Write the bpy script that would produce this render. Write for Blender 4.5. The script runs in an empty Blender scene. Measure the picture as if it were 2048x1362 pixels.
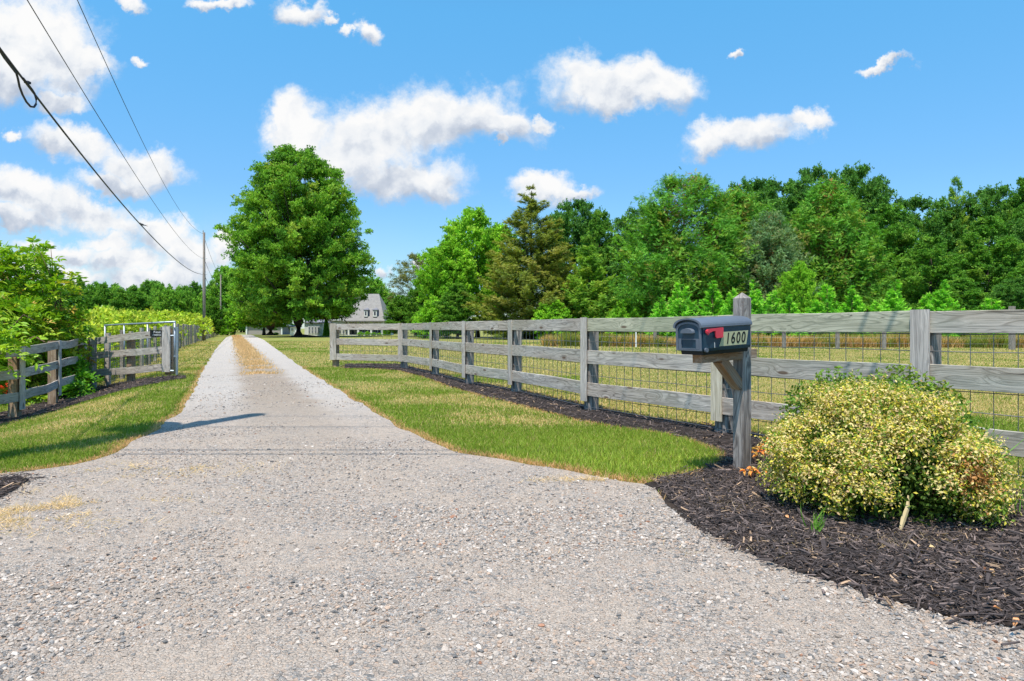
import bpy, math, random
import numpy as np
from mathutils import Vector, Matrix
from mathutils.geometry import tessellate_polygon

# ------------------------------------------------------------------ camera, sky, sun, exposure
sc = bpy.context.scene
COL = sc.collection
F, CH, HOR = 1365.33, 1.10, 657.0          # focal length in photo pixels, eye height, horizon row
SUN_EL, SUN_AZ = 69.5, 21.0                # sun high, behind the camera and a little to its left

cam_d = bpy.data.cameras.new('camera'); cam = bpy.data.objects.new('camera', cam_d); COL.objects.link(cam)
cam_d.lens = 24.0; cam_d.sensor_width = 36.0; cam_d.clip_start = 0.05; cam_d.clip_end = 12000
cam_d.shift_y = -(681.0 - HOR) / 2048.0
cam.location = (0, 0, CH); cam.rotation_euler = (math.radians(90), 0, 0)
sc.camera = cam

def link_new(nt, a, b): nt.links.new(a, b)

class NB:
    """tiny node-building helper"""
    def __init__(s, nt): s.nt = nt; s.n = nt.nodes; s.n.clear()
    def node(s, t, **kw):
        x = s.n.new(t)
        for k, v in kw.items(): setattr(x, k, v)
        return x
    def put(s, sock, v):
        if isinstance(v, bpy.types.NodeSocket): s.nt.links.new(v, sock)
        elif v is not None: sock.default_value = v
    def math(s, op, a, b=None, c=None, clamp=False):
        x = s.node('ShaderNodeMath', operation=op, use_clamp=clamp)
        for i, v in enumerate((a, b, c)):
            if v is not None: s.put(x.inputs[i], v)
        return x.outputs[0]
    def vmath(s, op, a, b=None, out=0):
        x = s.node('ShaderNodeVectorMath', operation=op); s.put(x.inputs[0], a)
        if b is not None: s.put(x.inputs[3 if op == 'SCALE' else 1], b)
        return x.outputs[out]
    def noise(s, vec, scale, detail=4, rough=.55, out=0, dist=0.0):
        x = s.node('ShaderNodeTexNoise'); s.put(x.inputs['Vector'], vec)
        x.inputs['Scale'].default_value = scale; x.inputs['Detail'].default_value = detail
        x.inputs['Roughness'].default_value = rough; x.inputs['Distortion'].default_value = dist
        return x.outputs[out]
    def ramp(s, f, pts, interp='LINEAR'):
        x = s.node('ShaderNodeValToRGB'); s.put(x.inputs[0], f); r = x.color_ramp; r.interpolation = interp
        while len(r.elements) < len(pts): r.elements.new(.5)
        for e, (p, c) in zip(r.elements, pts):
            e.position = p; e.color = (c[0], c[1], c[2], 1) if not isinstance(c, (int, float)) else (c, c, c, 1)
        return x.outputs[0]
    def rng(s, f, a, b, c=0., d=1., smooth=False):
        x = s.node('ShaderNodeMapRange', interpolation_type='SMOOTHSTEP' if smooth else 'LINEAR')
        s.put(x.inputs[0], f)
        for i, v in enumerate((a, b, c, d)): x.inputs[i + 1].default_value = v
        return x.outputs[0]
    def mix(s, f, a, b, mode='MIX'):
        x = s.node('ShaderNodeMix', data_type='RGBA', blend_type=mode)
        s.put(x.inputs[0], f)
        for i, v in ((6, a), (7, b)):
            if isinstance(v, tuple) and len(v) == 3: v = v + (1,)
            s.put(x.inputs[i], v)
        return x.outputs[2]
    def scalev(s, vec, sv, loc=(0, 0, 0)):
        x = s.node('ShaderNodeMapping'); s.put(x.inputs[0], vec); x.inputs['Scale'].default_value = sv
        x.inputs['Location'].default_value = loc
        return x.outputs[0]
    def attr(s, name, out='Color'):
        x = s.node('ShaderNodeAttribute', attribute_name=name); return x.outputs[out]
    def coord(s, out='Object'): return s.node('ShaderNodeTexCoord').outputs[out]
    def bump(s, h, strength=.5, dist=.01, normal=None):
        x = s.node('ShaderNodeBump'); s.put(x.inputs['Height'], h)
        x.inputs['Strength'].default_value = strength; x.inputs['Distance'].default_value = dist
        if normal is not None: s.put(x.inputs['Normal'], normal)
        return x.outputs[0]
    def principled(s, base, rough=.8, normal=None, spec=.3, metal=0.):
        x = s.node('ShaderNodeBsdfPrincipled')
        if isinstance(base, tuple): base = base + (1,) if len(base) == 3 else base
        s.put(x.inputs['Base Color'], base); s.put(x.inputs['Roughness'], rough)
        x.inputs['Specular IOR Level'].default_value = spec; x.inputs['Metallic'].default_value = metal
        if normal is not None: s.put(x.inputs['Normal'], normal)
        return x.outputs[0]
    def out(s, sh):
        o = s.node('ShaderNodeOutputMaterial'); s.nt.links.new(sh, o.inputs['Surface'])

# cumulus banks, given as (centre u, centre v, half width, half height, tilt): u, v are tangents of azimuth and elevation
CLOUDS_PX = [(50,90,165,110,8),(165,115,75,42,0),(20,160,90,60,0),(120,205,55,22,0),
 (140,285,105,40,8),(285,330,105,46,12),(240,362,105,26,4),(25,275,22,16,0),
 (50,396,150,52,6),(190,424,112,40,16),(30,450,95,26,0),(325,464,64,36,20),
 (215,480,60,24,0),(115,508,98,27,0),(240,516,86,31,0),(385,516,70,50,0),(450,492,38,42,0),(310,553,140,22,0),(110,553,130,20,0),
 (600,255,80,66,-20),(565,250,40,50,0),(740,262,150,84,-6),(890,225,165,66,-4),(990,240,110,40,12),(800,358,130,52,0),(860,375,60,34,0),(700,300,130,60,0),(680,320,120,45,0),(1085,248,32,20,0),
 (1200,160,125,56,0),(1300,165,90,48,14),(1240,190,80,30,0),
 (1490,275,135,40,-8),(1420,285,60,34,0),(1610,240,55,26,-10),(1083,372,64,36,0),(1130,385,60,16,0),
 (600,22,62,28,15),(655,35,22,14,0),(735,55,36,24,10),(695,58,14,22,0),(1762,140,52,13,-12),(430,2,60,14,0),(262,4,32,18,0),
 (770,542,28,14,0),(845,528,18,12,0),(1470,95,14,10,0),(283,115,18,12,0),(1000,285,14,12,0)]

world = bpy.data.worlds.new('World'); sc.world = world; world.use_nodes = True
b = NB(world.node_tree)
sky = b.node('ShaderNodeTexSky', sky_type='NISHITA', sun_disc=False)
sky.sun_elevation = math.radians(SUN_EL); sky.sun_rotation = math.radians(180 + SUN_AZ)
sky.altitude = 200; sky.air_density = 1.0; sky.dust_density = 0.3; sky.ozone_density = 3.0
dirv = b.coord('Generated')
sep = b.node('ShaderNodeSeparateXYZ'); b.put(sep.inputs[0], dirv)
yy = b.math('MAXIMUM', sep.outputs[1], .02)
U = b.math('DIVIDE', sep.outputs[0], yy); V = b.math('DIVIDE', sep.outputs[2], yy)
comb = b.node('ShaderNodeCombineXYZ'); b.put(comb.inputs[0], U); b.put(comb.inputs[1], V)
P0 = comb.outputs[0]
w1 = b.vmath('SUBTRACT', b.noise(P0, 9.0, 7, .62, out=1), (.5, .5, .5))
w2 = b.vmath('SUBTRACT', b.noise(P0, 42.0, 5, .65, out=1), (.5, .5, .5))
Pw = b.vmath('ADD', P0, b.vmath('ADD', b.vmath('SCALE', w1, .10), b.vmath('SCALE', w2, .028)))
Pw2 = b.vmath('ADD', P0, b.vmath('SCALE', w1, .05))
field = None; low = None
for (cx, cy, rw, rh, ang) in CLOUDS_PX:
    m = b.node('ShaderNodeMapping', vector_type='TEXTURE'); b.put(m.inputs[0], Pw)
    m.inputs['Location'].default_value = ((cx - 1024) / F, (HOR - cy) / F, 0)
    m.inputs['Rotation'].default_value = (0, 0, math.radians(-ang))
    m.inputs['Scale'].default_value = (rw * 1.12 / F, rh * 1.15 / F, 1)
    s_ = b.node('ShaderNodeSeparateXYZ'); b.put(s_.inputs[0], m.outputs[0])
    ln = b.vmath('LENGTH', m.outputs[0], out=1)
    f = b.math('SUBTRACT', 1.0, ln)
    field = f if field is None else b.math('SMOOTH_MAX', field, f, .12)
    # how low in its own bank a point sits, weighted by how much it belongs there
    wgt = b.math('MAXIMUM', b.math('ADD', f, .35), 0)
    q = b.math('MULTIPLY', wgt, b.math('ADD', b.math('MULTIPLY', s_.outputs[1], .5), .5))
    low = (q, wgt) if low is None else (b.math('ADD', low[0], q), b.math('ADD', low[1], wgt))
height01 = b.math('DIVIDE', low[0], b.math('MAXIMUM', low[1], .05))
fb = b.noise(Pw2, 13.0, 9, .66)
sa = b.noise(Pw2, 17.0, 6, .52); fb2 = b.noise(b.vmath('ADD', Pw2, (.010, -.020, 0)), 17.0, 6, .52)
dens = b.math('ADD', b.math('MULTIPLY', field, 1.28), b.math('MULTIPLY', b.math('SUBTRACT', fb, .5), 1.55))
alpha = b.rng(dens, -.10, .70, 0, 1, smooth=True)
alpha = b.math('MULTIPLY', alpha, b.rng(sep.outputs[1], .02, .12))
relief = b.math('MULTIPLY', b.math('SUBTRACT', fb2, sa), 1.9)
big = b.noise(P0, 7.0, 3, .5)
lum = b.math('ADD', b.math('ADD', b.math('MULTIPLY', height01, 1.35), -.02), relief)  # white tops, grey bases and puff shading are put into the cloud colour
lum = b.math('ADD', lum, b.math('MULTIPLY', b.math('SUBTRACT', big, .5), .8))
lum = b.math('MINIMUM', b.math('MAXIMUM', lum, 0), 1)
ccol = b.ramp(lum, [(0.0, (.50, .57, .69)), (.30, (.64, .70, .80)), (.60, (.88, .91, .95)), (.9, (1.0, 1.0, 1.0))])
ccol = b.vmath('SCALE', ccol, 5.75)
hz = b.rng(sep.outputs[2], .0, .30, 1, 0)
skyc = b.mix(1.0, sky.outputs[0], b.ramp(sep.outputs[2], [(.04, (.66, .80, .86)), (.20, (.63, .96, 1.10)), (.42, (.66, 1.38, 1.46)), (.8, (.85, 1.3, 1.4))]), 'MULTIPLY')
# thin white veil towards the left horizon
veil = b.math('MULTIPLY', b.rng(V, .02, .20, .75, 0, smooth=True), b.rng(U, -.05, -.5, .0, 1, smooth=True))
veil = b.math('MULTIPLY', veil, b.rng(b.noise(P0, 14.0, 5, .6), .3, .6))
skyc = b.mix(b.math('MULTIPLY', veil, .9), skyc, (3.9, 4.5, 5.2))
allc = b.mix(alpha, skyc, ccol)
bg = b.node('ShaderNodeBackground'); b.put(bg.inputs[0], allc); bg.inputs[1].default_value = 0.12
wo = b.node('ShaderNodeOutputWorld'); b.nt.links.new(bg.outputs[0], wo.inputs[0])

sun_d = bpy.data.lights.new('sun', 'SUN'); sun = bpy.data.objects.new('sun', sun_d); COL.objects.link(sun)
sun_d.energy = 4.4; sun_d.angle = math.radians(.5); sun_d.color = (1, .955, .88)
to_sun = Vector((-math.sin(math.radians(SUN_AZ)) * math.cos(math.radians(SUN_EL)),
                 -math.cos(math.radians(SUN_AZ)) * math.cos(math.radians(SUN_EL)), math.sin(math.radians(SUN_EL))))
sun.rotation_euler = to_sun.to_track_quat('Z', 'Y').to_euler(); sun.location = (-6, -14, 40)
sc.view_settings.view_transform = 'Standard'; sc.view_settings.look = 'None'
sc.view_settings.exposure = 0.50; sc.view_settings.gamma = 1.0
sc.cycles.max_bounces = 6; sc.cycles.transparent_max_bounces = 4
sc.cycles.diffuse_bounces = 3; sc.cycles.glossy_bounces = 2

# ------------------------------------------------------------------ helpers
rng = np.random.default_rng(7); random.seed(7)
def sm(x, a, b_):
    t = np.clip((np.asarray(x, float) - a) / (b_ - a), 0, 1); return t * t * (3 - 2 * t)
def terrain(X, Y):
    """the verge falls away towards the left-hand fence"""
    d = X + .41 * Y
    return -.50 * sm(-d, 1.2, 4.0) * sm(Y, 5.5, 10.5) * (1 - sm(Y, 13, 44))
def at(x, y):
    """photo pixel -> point of the ground"""
    g = 0.0
    for _ in range(25):
        Z = F * (CH - g) / (y - HOR); X = (x - 1024) / F * Z; g = .5 * g + .5 * float(terrain(X, Z))
    return (X, Z)
def pz(x, y, Z): return ((x - 1024) / F * Z, Z, CH + (HOR - y) * Z / F)

def hash2(ix, iy, seed=0):
    n = (ix.astype(np.int64) * 374761393 + iy.astype(np.int64) * 668265263 + seed * 974711) & 0x7fffffff
    n = (n ^ (n >> 13)) * 1274126177 & 0x7fffffff
    return ((n ^ (n >> 16)) & 0xffff) / 65535.0
def vnoise(x, y, seed=0):
    ix = np.floor(x); iy = np.floor(y); fx = x - ix; fy = y - iy
    fx = fx * fx * (3 - 2 * fx); fy = fy * fy * (3 - 2 * fy)
    a = hash2(ix, iy, seed); b_ = hash2(ix + 1, iy, seed); c = hash2(ix, iy + 1, seed); d = hash2(ix + 1, iy + 1, seed)
    return (a * (1 - fx) + b_ * fx) * (1 - fy) + (c * (1 - fx) + d * fx) * fy
def fbm(x, y, seed=0, o=4):
    s = 0; a = .5; t = 0
    for i in range(o):
        s = s + a * vnoise(x * 2 ** i, y * 2 ** i, seed + i); t += a; a *= .5
    return s / t
def inpoly(P, poly):
    x, y = P[:, 0], P[:, 1]; c = np.zeros(len(P), bool); n = len(poly); j = n - 1
    for i in range(n):
        xi, yi = poly[i]; xj, yj = poly[j]
        if yi != yj:
            c ^= ((yi > y) != (yj > y)) & (x < (xj - xi) * (y - yi) / (yj - yi) + xi)
        j = i
    return c
def distpoly(P, poly, closed=True):
    d = np.full(len(P), 1e9); n = len(poly)
    for i in range(n if closed else n - 1):
        a = np.array(poly[i]); e = np.array(poly[(i + 1) % n]) - a; L = (e * e).sum() + 1e-12
        t = np.clip(((P - a) @ e) / L, 0, 1); q = P - (a + t[:, None] * e)
        d = np.minimum(d, np.sqrt((q * q).sum(1)))
    return d
def roughen(poly, step=.12, amp=.03, seed=3):
    out = []; n = len(poly)
    for i in range(n):
        a = np.array(poly[i], float); e = np.array(poly[(i + 1) % n], float) - a; L = np.hypot(*e)
        k = max(1, min(40, int(L / step)))
        for j in range(k):
            p = a + e * j / k
            q = (fbm(np.array([p[0] * 2.2]), np.array([p[1] * 2.2]), seed)[0] - .5) * amp * 4
            r = (fbm(np.array([p[0] * 2.2 + 40]), np.array([p[1] * 2.2]), seed)[0] - .5) * amp * 4
            out.append((p[0] + q, p[1] + r))
    return out

def tag(o, label=None, cat=None, group=None, kind=None):
    if label: o['label'] = label
    if cat: o['category'] = cat
    if group: o['group'] = group
    if kind: o['kind'] = kind
    return o
def wloc(o):
    v = Vector((0, 0, 0))
    while o is not None: v = v + o.location; o = o.parent
    return v
def thing(name, label, cat, loc, group=None):
    o = bpy.data.objects.new(name, None); COL.objects.link(o); o.location = loc; o.empty_display_size = .2
    return tag(o, label, cat, group)
def link(name, me, parent=None, keep=True):
    o = bpy.data.objects.new(name, me); COL.objects.link(o)
    if parent is not None: o.parent = parent
    return o

def mesh_np(name, V, T, mats, col=None, grain=None, smooth=False):
    """triangle mesh from arrays"""
    me = bpy.data.meshes.new(name); V = np.ascontiguousarray(V, np.float32); T = np.ascontiguousarray(T, np.int32)
    me.vertices.add(len(V)); me.vertices.foreach_set('co', V.ravel())
    me.loops.add(T.size); me.loops.foreach_set('vertex_index', T.ravel())
    me.polygons.add(len(T)); me.polygons.foreach_set('loop_start', np.arange(0, T.size, 3, dtype=np.int32))
    try: me.polygons.foreach_set('loop_total', np.full(len(T), 3, np.int32))
    except Exception: pass
    me.polygons.foreach_set('use_smooth', np.full(len(T), smooth, bool))
    me.update(calc_edges=True)
    if col is not None:
        a = me.color_attributes.new('col', 'FLOAT_COLOR', 'POINT')
        c = np.ones((len(V), 4), np.float32); c[:, :3] = col; a.data.foreach_set('color', c.ravel())
    me.materials.append(mats)
    return me

def unit(a): return a / (np.linalg.norm(a, axis=-1, keepdims=True) + 1e-9)
def frames(N, T):
    N = unit(N); T = unit(T - (T * N).sum(1, keepdims=True) * N); B = np.cross(N, T)
    return np.stack([T, B, N], axis=2)          # columns: x = T (length), y = B, z = N
def scatter(tmpls, P, R, S, C, r=None):
    """copies of small templates baked into arrays"""
    r = r or rng; n = len(P)
    S = np.asarray(S, float); S = np.repeat(S[:, None], 3, 1) if S.ndim == 1 else S
    pick = r.integers(0, len(tmpls), n); Vs = []; Ts = []; Cs = []; base = 0
    for k, (tv, tt) in enumerate(tmpls):
        ix = np.nonzero(pick == k)[0]
        if not len(ix): continue
        tv = np.asarray(tv, float); tt = np.asarray(tt, int)
        v = np.einsum('nij,nkj->nki', R[ix], tv[None] * S[ix][:, None, :]) + P[ix][:, None, :]
        m = len(tv); Vs.append(v.reshape(-1, 3)); Cs.append(np.repeat(C[ix], m, 0))
        Ts.append((tt[None] + (np.arange(len(ix)) * m)[:, None, None]).reshape(-1, 3) + base); base += len(ix) * m
    return np.concatenate(Vs), np.concatenate(Ts), np.concatenate(Cs)

LEAF4 = ([(0,0,0),(.45,.27,.07),(1,0,-.05),(.45,-.27,.07)], [(0,3,2),(0,2,1)])
LEAF_WIDE = ([(0,0,0),(.35,.40,.06),(1,.05,-.06),(.40,-.38,.08)], [(0,3,2),(0,2,1)])
LEAF8 = ([(0,0,0),(.3,.17,.05),(.65,.14,.03),(1,0,-.12),(.65,-.14,.03),(.3,-.17,.05),(.35,0,0),(.7,0,-.02)],
         [(0,6,1),(6,2,1),(6,7,2),(7,3,2),(7,4,3),(6,4,7),(6,5,4),(0,5,6)])
def spray(nl=7, w=.28, seed=0):
    """a flat feathery twig of narrow pointed pieces"""
    r = random.Random(seed); v = []; t = []
    for i in range(nl):
        f = i / (nl - 1); x0 = f * .75; side = 1 if i % 2 else -1
        if i == nl - 1: dx, dy = .35, 0
        else: dx, dy = .32, side * w * (1.15 - .5 * f)
        z = r.uniform(-.06, .08); k = len(v)
        px, py = -dy * .18, dx * .18
        v += [(x0 - px, -py, 0), (x0 + px, py, 0), (x0 + dx, dy, z)]; t.append((k, k + 1, k + 2))
    return (v, t)
SPRAYS = [spray(7, .30, 1), spray(7, .24, 2), spray(6, .34, 3)]
def tuft(n=5, seed=0, wide=.3):
    """a handful of leaves round one twig end"""
    r = np.random.default_rng(seed); v = []; t = []
    for i in range(n):
        d = unit(r.normal(size=3) + np.array([.5, 0, .25])); s = unit(np.cross(d, r.normal(size=3))); L = r.uniform(.55, 1.0)
        o = r.normal(size=3) * .12; k = len(v)
        v += [tuple(o), tuple(o + d * L * .45 + s * L * wide), tuple(o + d * L), tuple(o + d * L * .5 - s * L * wide)]
        t += [(k, k + 2, k + 1), (k, k + 3, k + 2)]
    return (v, t)
TUFTS = [tuft(5, i) for i in range(5)]
BLADE1 = ([(0,-.5,0),(0,.5,0),(1,0,.25)], [(0,1,2)])
BLADE3 = ([(0,-.5,0),(0,.5,0),(.55,.36,.10),(.55,-.36,.10),(1,0,.42)], [(0,1,2),(0,2,3),(3,2,4)])
def ico(seed, jit=.22, flat=.65):
    r = np.random.default_rng(seed); p = (1 + 5 ** .5) / 2
    v = unit(np.array([(-1,p,0),(1,p,0),(-1,-p,0),(1,-p,0),(0,-1,p),(0,1,p),(0,-1,-p),(0,1,-p),(p,0,-1),(p,0,1),(-p,0,-1),(-p,0,1)], float))
    v = v * (1 + r.uniform(-jit, jit, (12, 1))) * np.array([r.uniform(.8, 1.3), r.uniform(.65, 1), flat * r.uniform(.7, 1.1)])
    t = [(0,11,5),(0,5,1),(0,1,7),(0,7,10),(0,10,11),(1,5,9),(5,11,4),(11,10,2),(10,7,6),(7,1,8),(3,9,4),(3,4,2),(3,2,6),(3,6,8),(3,8,9),(4,9,5),(2,4,11),(6,2,10),(8,6,7),(9,8,1)]
    return (v, t)
def chip(seed):
    r = np.random.default_rng(seed)
    v = np.array([(x, y, z) for x in (-.5, .5) for y in (-.5, .5) for z in (-.5, .5)], float)
    v[:, 1] *= np.where(v[:, 0] > 0, r.uniform(.15, .8), r.uniform(.4, 1)); v += r.normal(size=v.shape) * .07
    v[:, 2] += (v[:, 0] ** 2) * r.uniform(-1.2, 1.2)
    q = [(0,1,3,2),(4,6,7,5),(0,4,5,1),(2,3,7,6),(0,2,6,4),(1,5,7,3)]
    return (v, [t for a in q for t in ((a[0], a[1], a[2]), (a[0], a[2], a[3]))])

class MB:
    """collects swept and boxed pieces into ONE mesh"""
    def __init__(s): s.V = []; s.F = []; s.G = []
    def add(s, V, Fc, G=None):
        k = len(s.V); s.V += [tuple(v) for v in V]; s.F += [tuple(i + k for i in f) for f in Fc]
        s.G += [tuple(g) for g in (G if G is not None else V)]
    def box(s, c, size, rz=0., off=None):
        hx, hy, hz_ = [q / 2 for q in size]; ca, sa = math.cos(rz), math.sin(rz); V = []; G = []
        o = off or (random.uniform(0, 40), random.uniform(0, 40), random.uniform(0, 40))
        for x in (-hx, hx):
            for y in (-hy, hy):
                for z in (-hz_, hz_):
                    V.append((c[0] + x * ca - y * sa, c[1] + x * sa + y * ca, c[2] + z)); G.append((o[0] + x, o[1] + y, o[2] + z))
        s.add(V, [(0,1,3,2),(4,6,7,5),(0,4,5,1),(2,3,7,6),(0,2,6,4),(1,5,7,3)], G)
    def sweep(s, path, sec, up=(0, 0, 1), scale=None, cap=True):
        path = [Vector(p) for p in path]; n = len(path); m = len(sec)
        off = Vector((random.uniform(0, 60), random.uniform(0, 60), random.uniform(0, 60))); V = []; G = []; L = 0; up = Vector(up)
        for i, p in enumerate(path):
            t = (path[min(i + 1, n - 1)] - path[max(i - 1, 0)]).normalized()
            side = t.cross(up)
            if side.length < 1e-4: side = t.cross(Vector((0, 1, 0)))
            side.normalize(); u2 = side.cross(t).normalized()
            if i: L += (p - path[i - 1]).length
            k = 1 if scale is None else scale[i]
            for (a, b_) in sec:
                V.append(p + side * a * k + u2 * b_ * k); G.append((off[0] + L, off[1] + a, off[2] + b_))
        Fc = [(i * m + j, i * m + (j + 1) % m, (i + 1) * m + (j + 1) % m, (i + 1) * m + j) for i in range(n - 1) for j in range(m)]
        if cap: Fc += [tuple(range(m - 1, -1, -1)), tuple((n - 1) * m + j for j in range(m))]
        s.add(V, Fc, G)
    def tube(s, path, r, n=8, scale=None):
        s.sweep(path, [(r * math.cos(2 * math.pi * i / n), r * math.sin(2 * math.pi * i / n)) for i in range(n)], scale=scale)
    def build(s, name, mat, parent=None, smooth=False, loc=None):
        o0 = wloc(parent) if parent is not None else Vector(loc or (0, 0, 0))
        me = bpy.data.meshes.new(name)
        me.from_pydata([(v[0] - o0[0], v[1] - o0[1], v[2] - o0[2]) for v in s.V], [], s.F)
        if smooth: me.polygons.foreach_set('use_smooth', [True] * len(me.polygons))
        a = me.attributes.new('grain', 'FLOAT_VECTOR', 'POINT'); a.data.foreach_set('vector', [c for g in s.G for c in g])
        me.materials.append(mat); me.update()
        o = link(name, me, parent)
        if parent is None: o.location = o0
        return o
def rect(w, t, c=.003):
    """chamfered section: w along side axis, t along up axis"""
    a, b_ = w / 2, t / 2
    return [(a - c, -b_), (a, -b_ + c), (a, b_ - c), (a - c, b_), (-a + c, b_), (-a, b_ - c), (-a, -b_ + c), (-a + c, -b_)]
def lerp(a, b_, t): return tuple(a[i] + (b_[i] - a[i]) * t for i in range(len(a)))
def board(mb, p0, p1, h, t, warp=.006, segs=8, seed=None):
    """plank on edge from p0 to p1 (centre line)"""
    r = random.Random(seed if seed is not None else random.random()); ph = r.uniform(0, 6); a1 = r.uniform(-1, 1) * warp; a2 = r.uniform(-1, 1) * warp
    d = Vector(p1) - Vector(p0); nrm = Vector((-d.y, d.x, 0)).normalized(); path = []
    for i in range(segs + 1):
        f = i / segs; p = Vector(lerp(p0, p1, f)); e = math.sin(math.pi * f)
        path.append(p + Vector((0, 0, 1)) * (a1 * math.sin(5 * f + ph)) * e * 1.4 + nrm * a2 * e)
    mb.sweep(path, rect(t, h), up=(0, 0, 1))
def post(mb, x, y, z0, z1, w, d, ang=0., cap=0.0):
    """upright; section w x d turned by ang about z"""
    ca, sa = math.cos(ang), math.sin(ang); path = [(x, y, z0 + (z1 - z0) * i / 5) for i in range(6)]
    sec = rect(w, d, min(.006, w * .15)); k = len(mb.V)
    off = [random.uniform(0, 60) for _ in range(3)]; V = []; G = []; m = len(sec)
    rows = [(p[2], 1.0) for p in path]
    if cap: rows.append((z1 + cap, .02))
    for z, s_ in rows:
        for (a, b_) in sec: V.append((x + (a * ca - b_ * sa) * s_, y + (a * sa + b_ * ca) * s_, z)); G.append((off[0] + z, off[1] + a, off[2] + b_))
    n = len(rows)
    Fc = [(i * m + j, i * m + (j + 1) % m, (i + 1) * m + (j + 1) % m, (i + 1) * m + j) for i in range(n - 1) for j in range(m)]
    Fc += [tuple(range(m - 1, -1, -1)), tuple((n - 1) * m + j for j in range(m))]
    mb.add(V, Fc, G)

# ------------------------------------------------------------------ materials
def material(name):
    m = bpy.data.materials.new(name); m.use_nodes = True; return m, NB(m.node_tree)
def simple(name, colr, rough=.6, metal=0., spec=.3, var=.15, scale=6.):
    m, b = material(name); n = b.noise(b.coord(), scale, 4)
    c = b.mix(b.rng(n, .25, .75), tuple(q * (1 - var) for q in colr), tuple(min(1, q * (1 + var)) for q in colr))
    b.out(b.principled(c, rough, spec=spec, metal=metal)); return m
def wood(name, dark, mid, light, knot=(.10, .065, .045), green=0.0, brown=0.0):
    m, b = material(name); g = b.attr('grain', 'Vector')
    # knots bend the grain round them
    kv = b.scalev(g, (2.1, 7.5, 7.5)); vor = b.node('ShaderNodeTexVoronoi', voronoi_dimensions='3D'); b.put(vor.inputs['Vector'], kv); vor.inputs['Scale'].default_value = 1.0
    kd = vor.outputs['Distance']
    bend = b.math('MULTIPLY', b.rng(kd, .0, .55, 1, 0, smooth=True), .05)
    warp = b.math('MULTIPLY', b.math('SUBTRACT', b.noise(b.scalev(g, (1.2, 3, 3)), 1, 3), .5), .10)
    add = b.node('ShaderNodeCombineXYZ'); b.put(add.inputs[1], b.math('ADD', warp, bend)); b.put(add.inputs[2], b.math('ADD', warp, bend))
    gg = b.vmath('ADD', g, add.outputs[0])
    fine = b.noise(b.scalev(gg, (3.0, 130, 130)), 1, 5, .7)
    wide = b.noise(b.scalev(gg, (1.6, 34, 34)), 1, 4, .6)
    rings = b.math('FRACT', b.math('MULTIPLY', b.noise(b.scalev(gg, (.75, 7.5, 7.5)), 1, 1, .35), 13.0))
    ringd = b.rng(b.math('ABSOLUTE', b.math('SUBTRACT', rings, .5)), .30, .5, 0, 1, smooth=True)
    patch = b.noise(b.scalev(g, (.9, 3, 3)), 1, 3)
    t = b.math('ADD', b.math('MULTIPLY', fine, .45), b.math('MULTIPLY', wide, .55))
    c = b.ramp(t, [(.33, dark), (.47, mid), (.62, light)])
    c = b.mix(b.math('MULTIPLY', ringd, .62), c, dark)
    c = b.mix(b.rng(patch, .45, .75, 0, .45), c, tuple(q * .62 for q in mid))
    if green: c = b.mix(b.rng(b.noise(b.scalev(g, (.5, 2, 2)), 1, 3), .42, .62, 0, green), c, (.20, .26, .17))
    if brown: c = b.mix(b.rng(b.noise(b.scalev(g, (.9, 4, 4)), 1, 3), .40, .62, 0, brown), c, (.22, .12, .055))
    crack = b.rng(b.noise(b.scalev(gg, (2.2, 75, 75)), 1, 2, .5), .64, .70)
    crack = b.math('MULTIPLY', crack, b.rng(b.noise(b.scalev(g, (1.3, 6, 6)), 1, 2), .48, .58))
    c = b.mix(b.math('MULTIPLY', crack, .8), c, (.035, .032, .030))
    kmask = b.rng(kd, .10, .17, 1, 0, smooth=True)
    c = b.mix(b.math('MULTIPLY', kmask, .85), c, knot)
    c = b.mix(1.0, c, (1.25, 1.15, 1.06), 'MULTIPLY')
    bump = b.bump(b.math('SUBTRACT', t, b.math('MULTIPLY', ringd, .2)), .55, .004)
    b.out(b.principled(c, .88, bump, .15)); return m
M = {}
M['rail'] = wood('weathered_rail_wood', (.15, .145, .14), (.36, .35, .335), (.56, .54, .51), green=.22, brown=.22)
M['rail_green'] = wood('greenish_rail_wood', (.18, .195, .15), (.35, .36, .28), (.50, .51, .41), green=.6)
M['post'] = wood('grey_post_wood', (.075, .07, .07), (.20, .19, .185), (.40, .385, .37))
M['post_brown'] = wood('brown_post_wood', (.12, .08, .05), (.27, .20, .14), (.42, .34, .26), brown=.4)
M['batten'] = wood('pale_batten_wood', (.20, .19, .185), (.40, .385, .37), (.58, .56, .53))
M['batten_tan'] = wood('tan_batten_wood', (.30, .27, .20), (.46, .43, .35), (.60, .57, .48))
M['arm'] = wood('brown_arm_wood', (.12, .08, .05), (.26, .20, .15), (.38, .34, .30), brown=.75)
M['pole'] = wood('utility_pole_wood', (.10, .09, .085), (.22, .20, .19), (.34, .32, .30))
M['wire'] = simple('fence_wire', (.17, .175, .18), .45, .6, var=.3, scale=30)
M['galv'] = simple('galvanised_pipe', (.34, .38, .41), .45, .6, var=.12, scale=12)
M['cable'] = simple('black_cable', (.035, .035, .045), .6)
M['blue'] = simple('dark_blue_plastic', (.012, .042, .072), .42, 0, .45, var=.22, scale=9)
M['blue_top'] = simple('grey_blue_plastic', (.105, .125, .155), .5, 0, .4, var=.15, scale=7)  # paler and greyer than the body: roof, door rim, handle and knob
M['black'] = simple('black_plastic', (.012, .014, .018), .5)
M['red'] = simple('faded_red_plastic', (.62, .045, .07), .45, 0, .4, var=.1)
M['plate'] = simple('beige_number_plate', (.42, .42, .25), .5, var=.05)
M['ink'] = simple('black_ink', (.012, .012, .012), .6)
M['sign'] = simple('black_sign_plate', (.02, .02, .022), .5)
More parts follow.
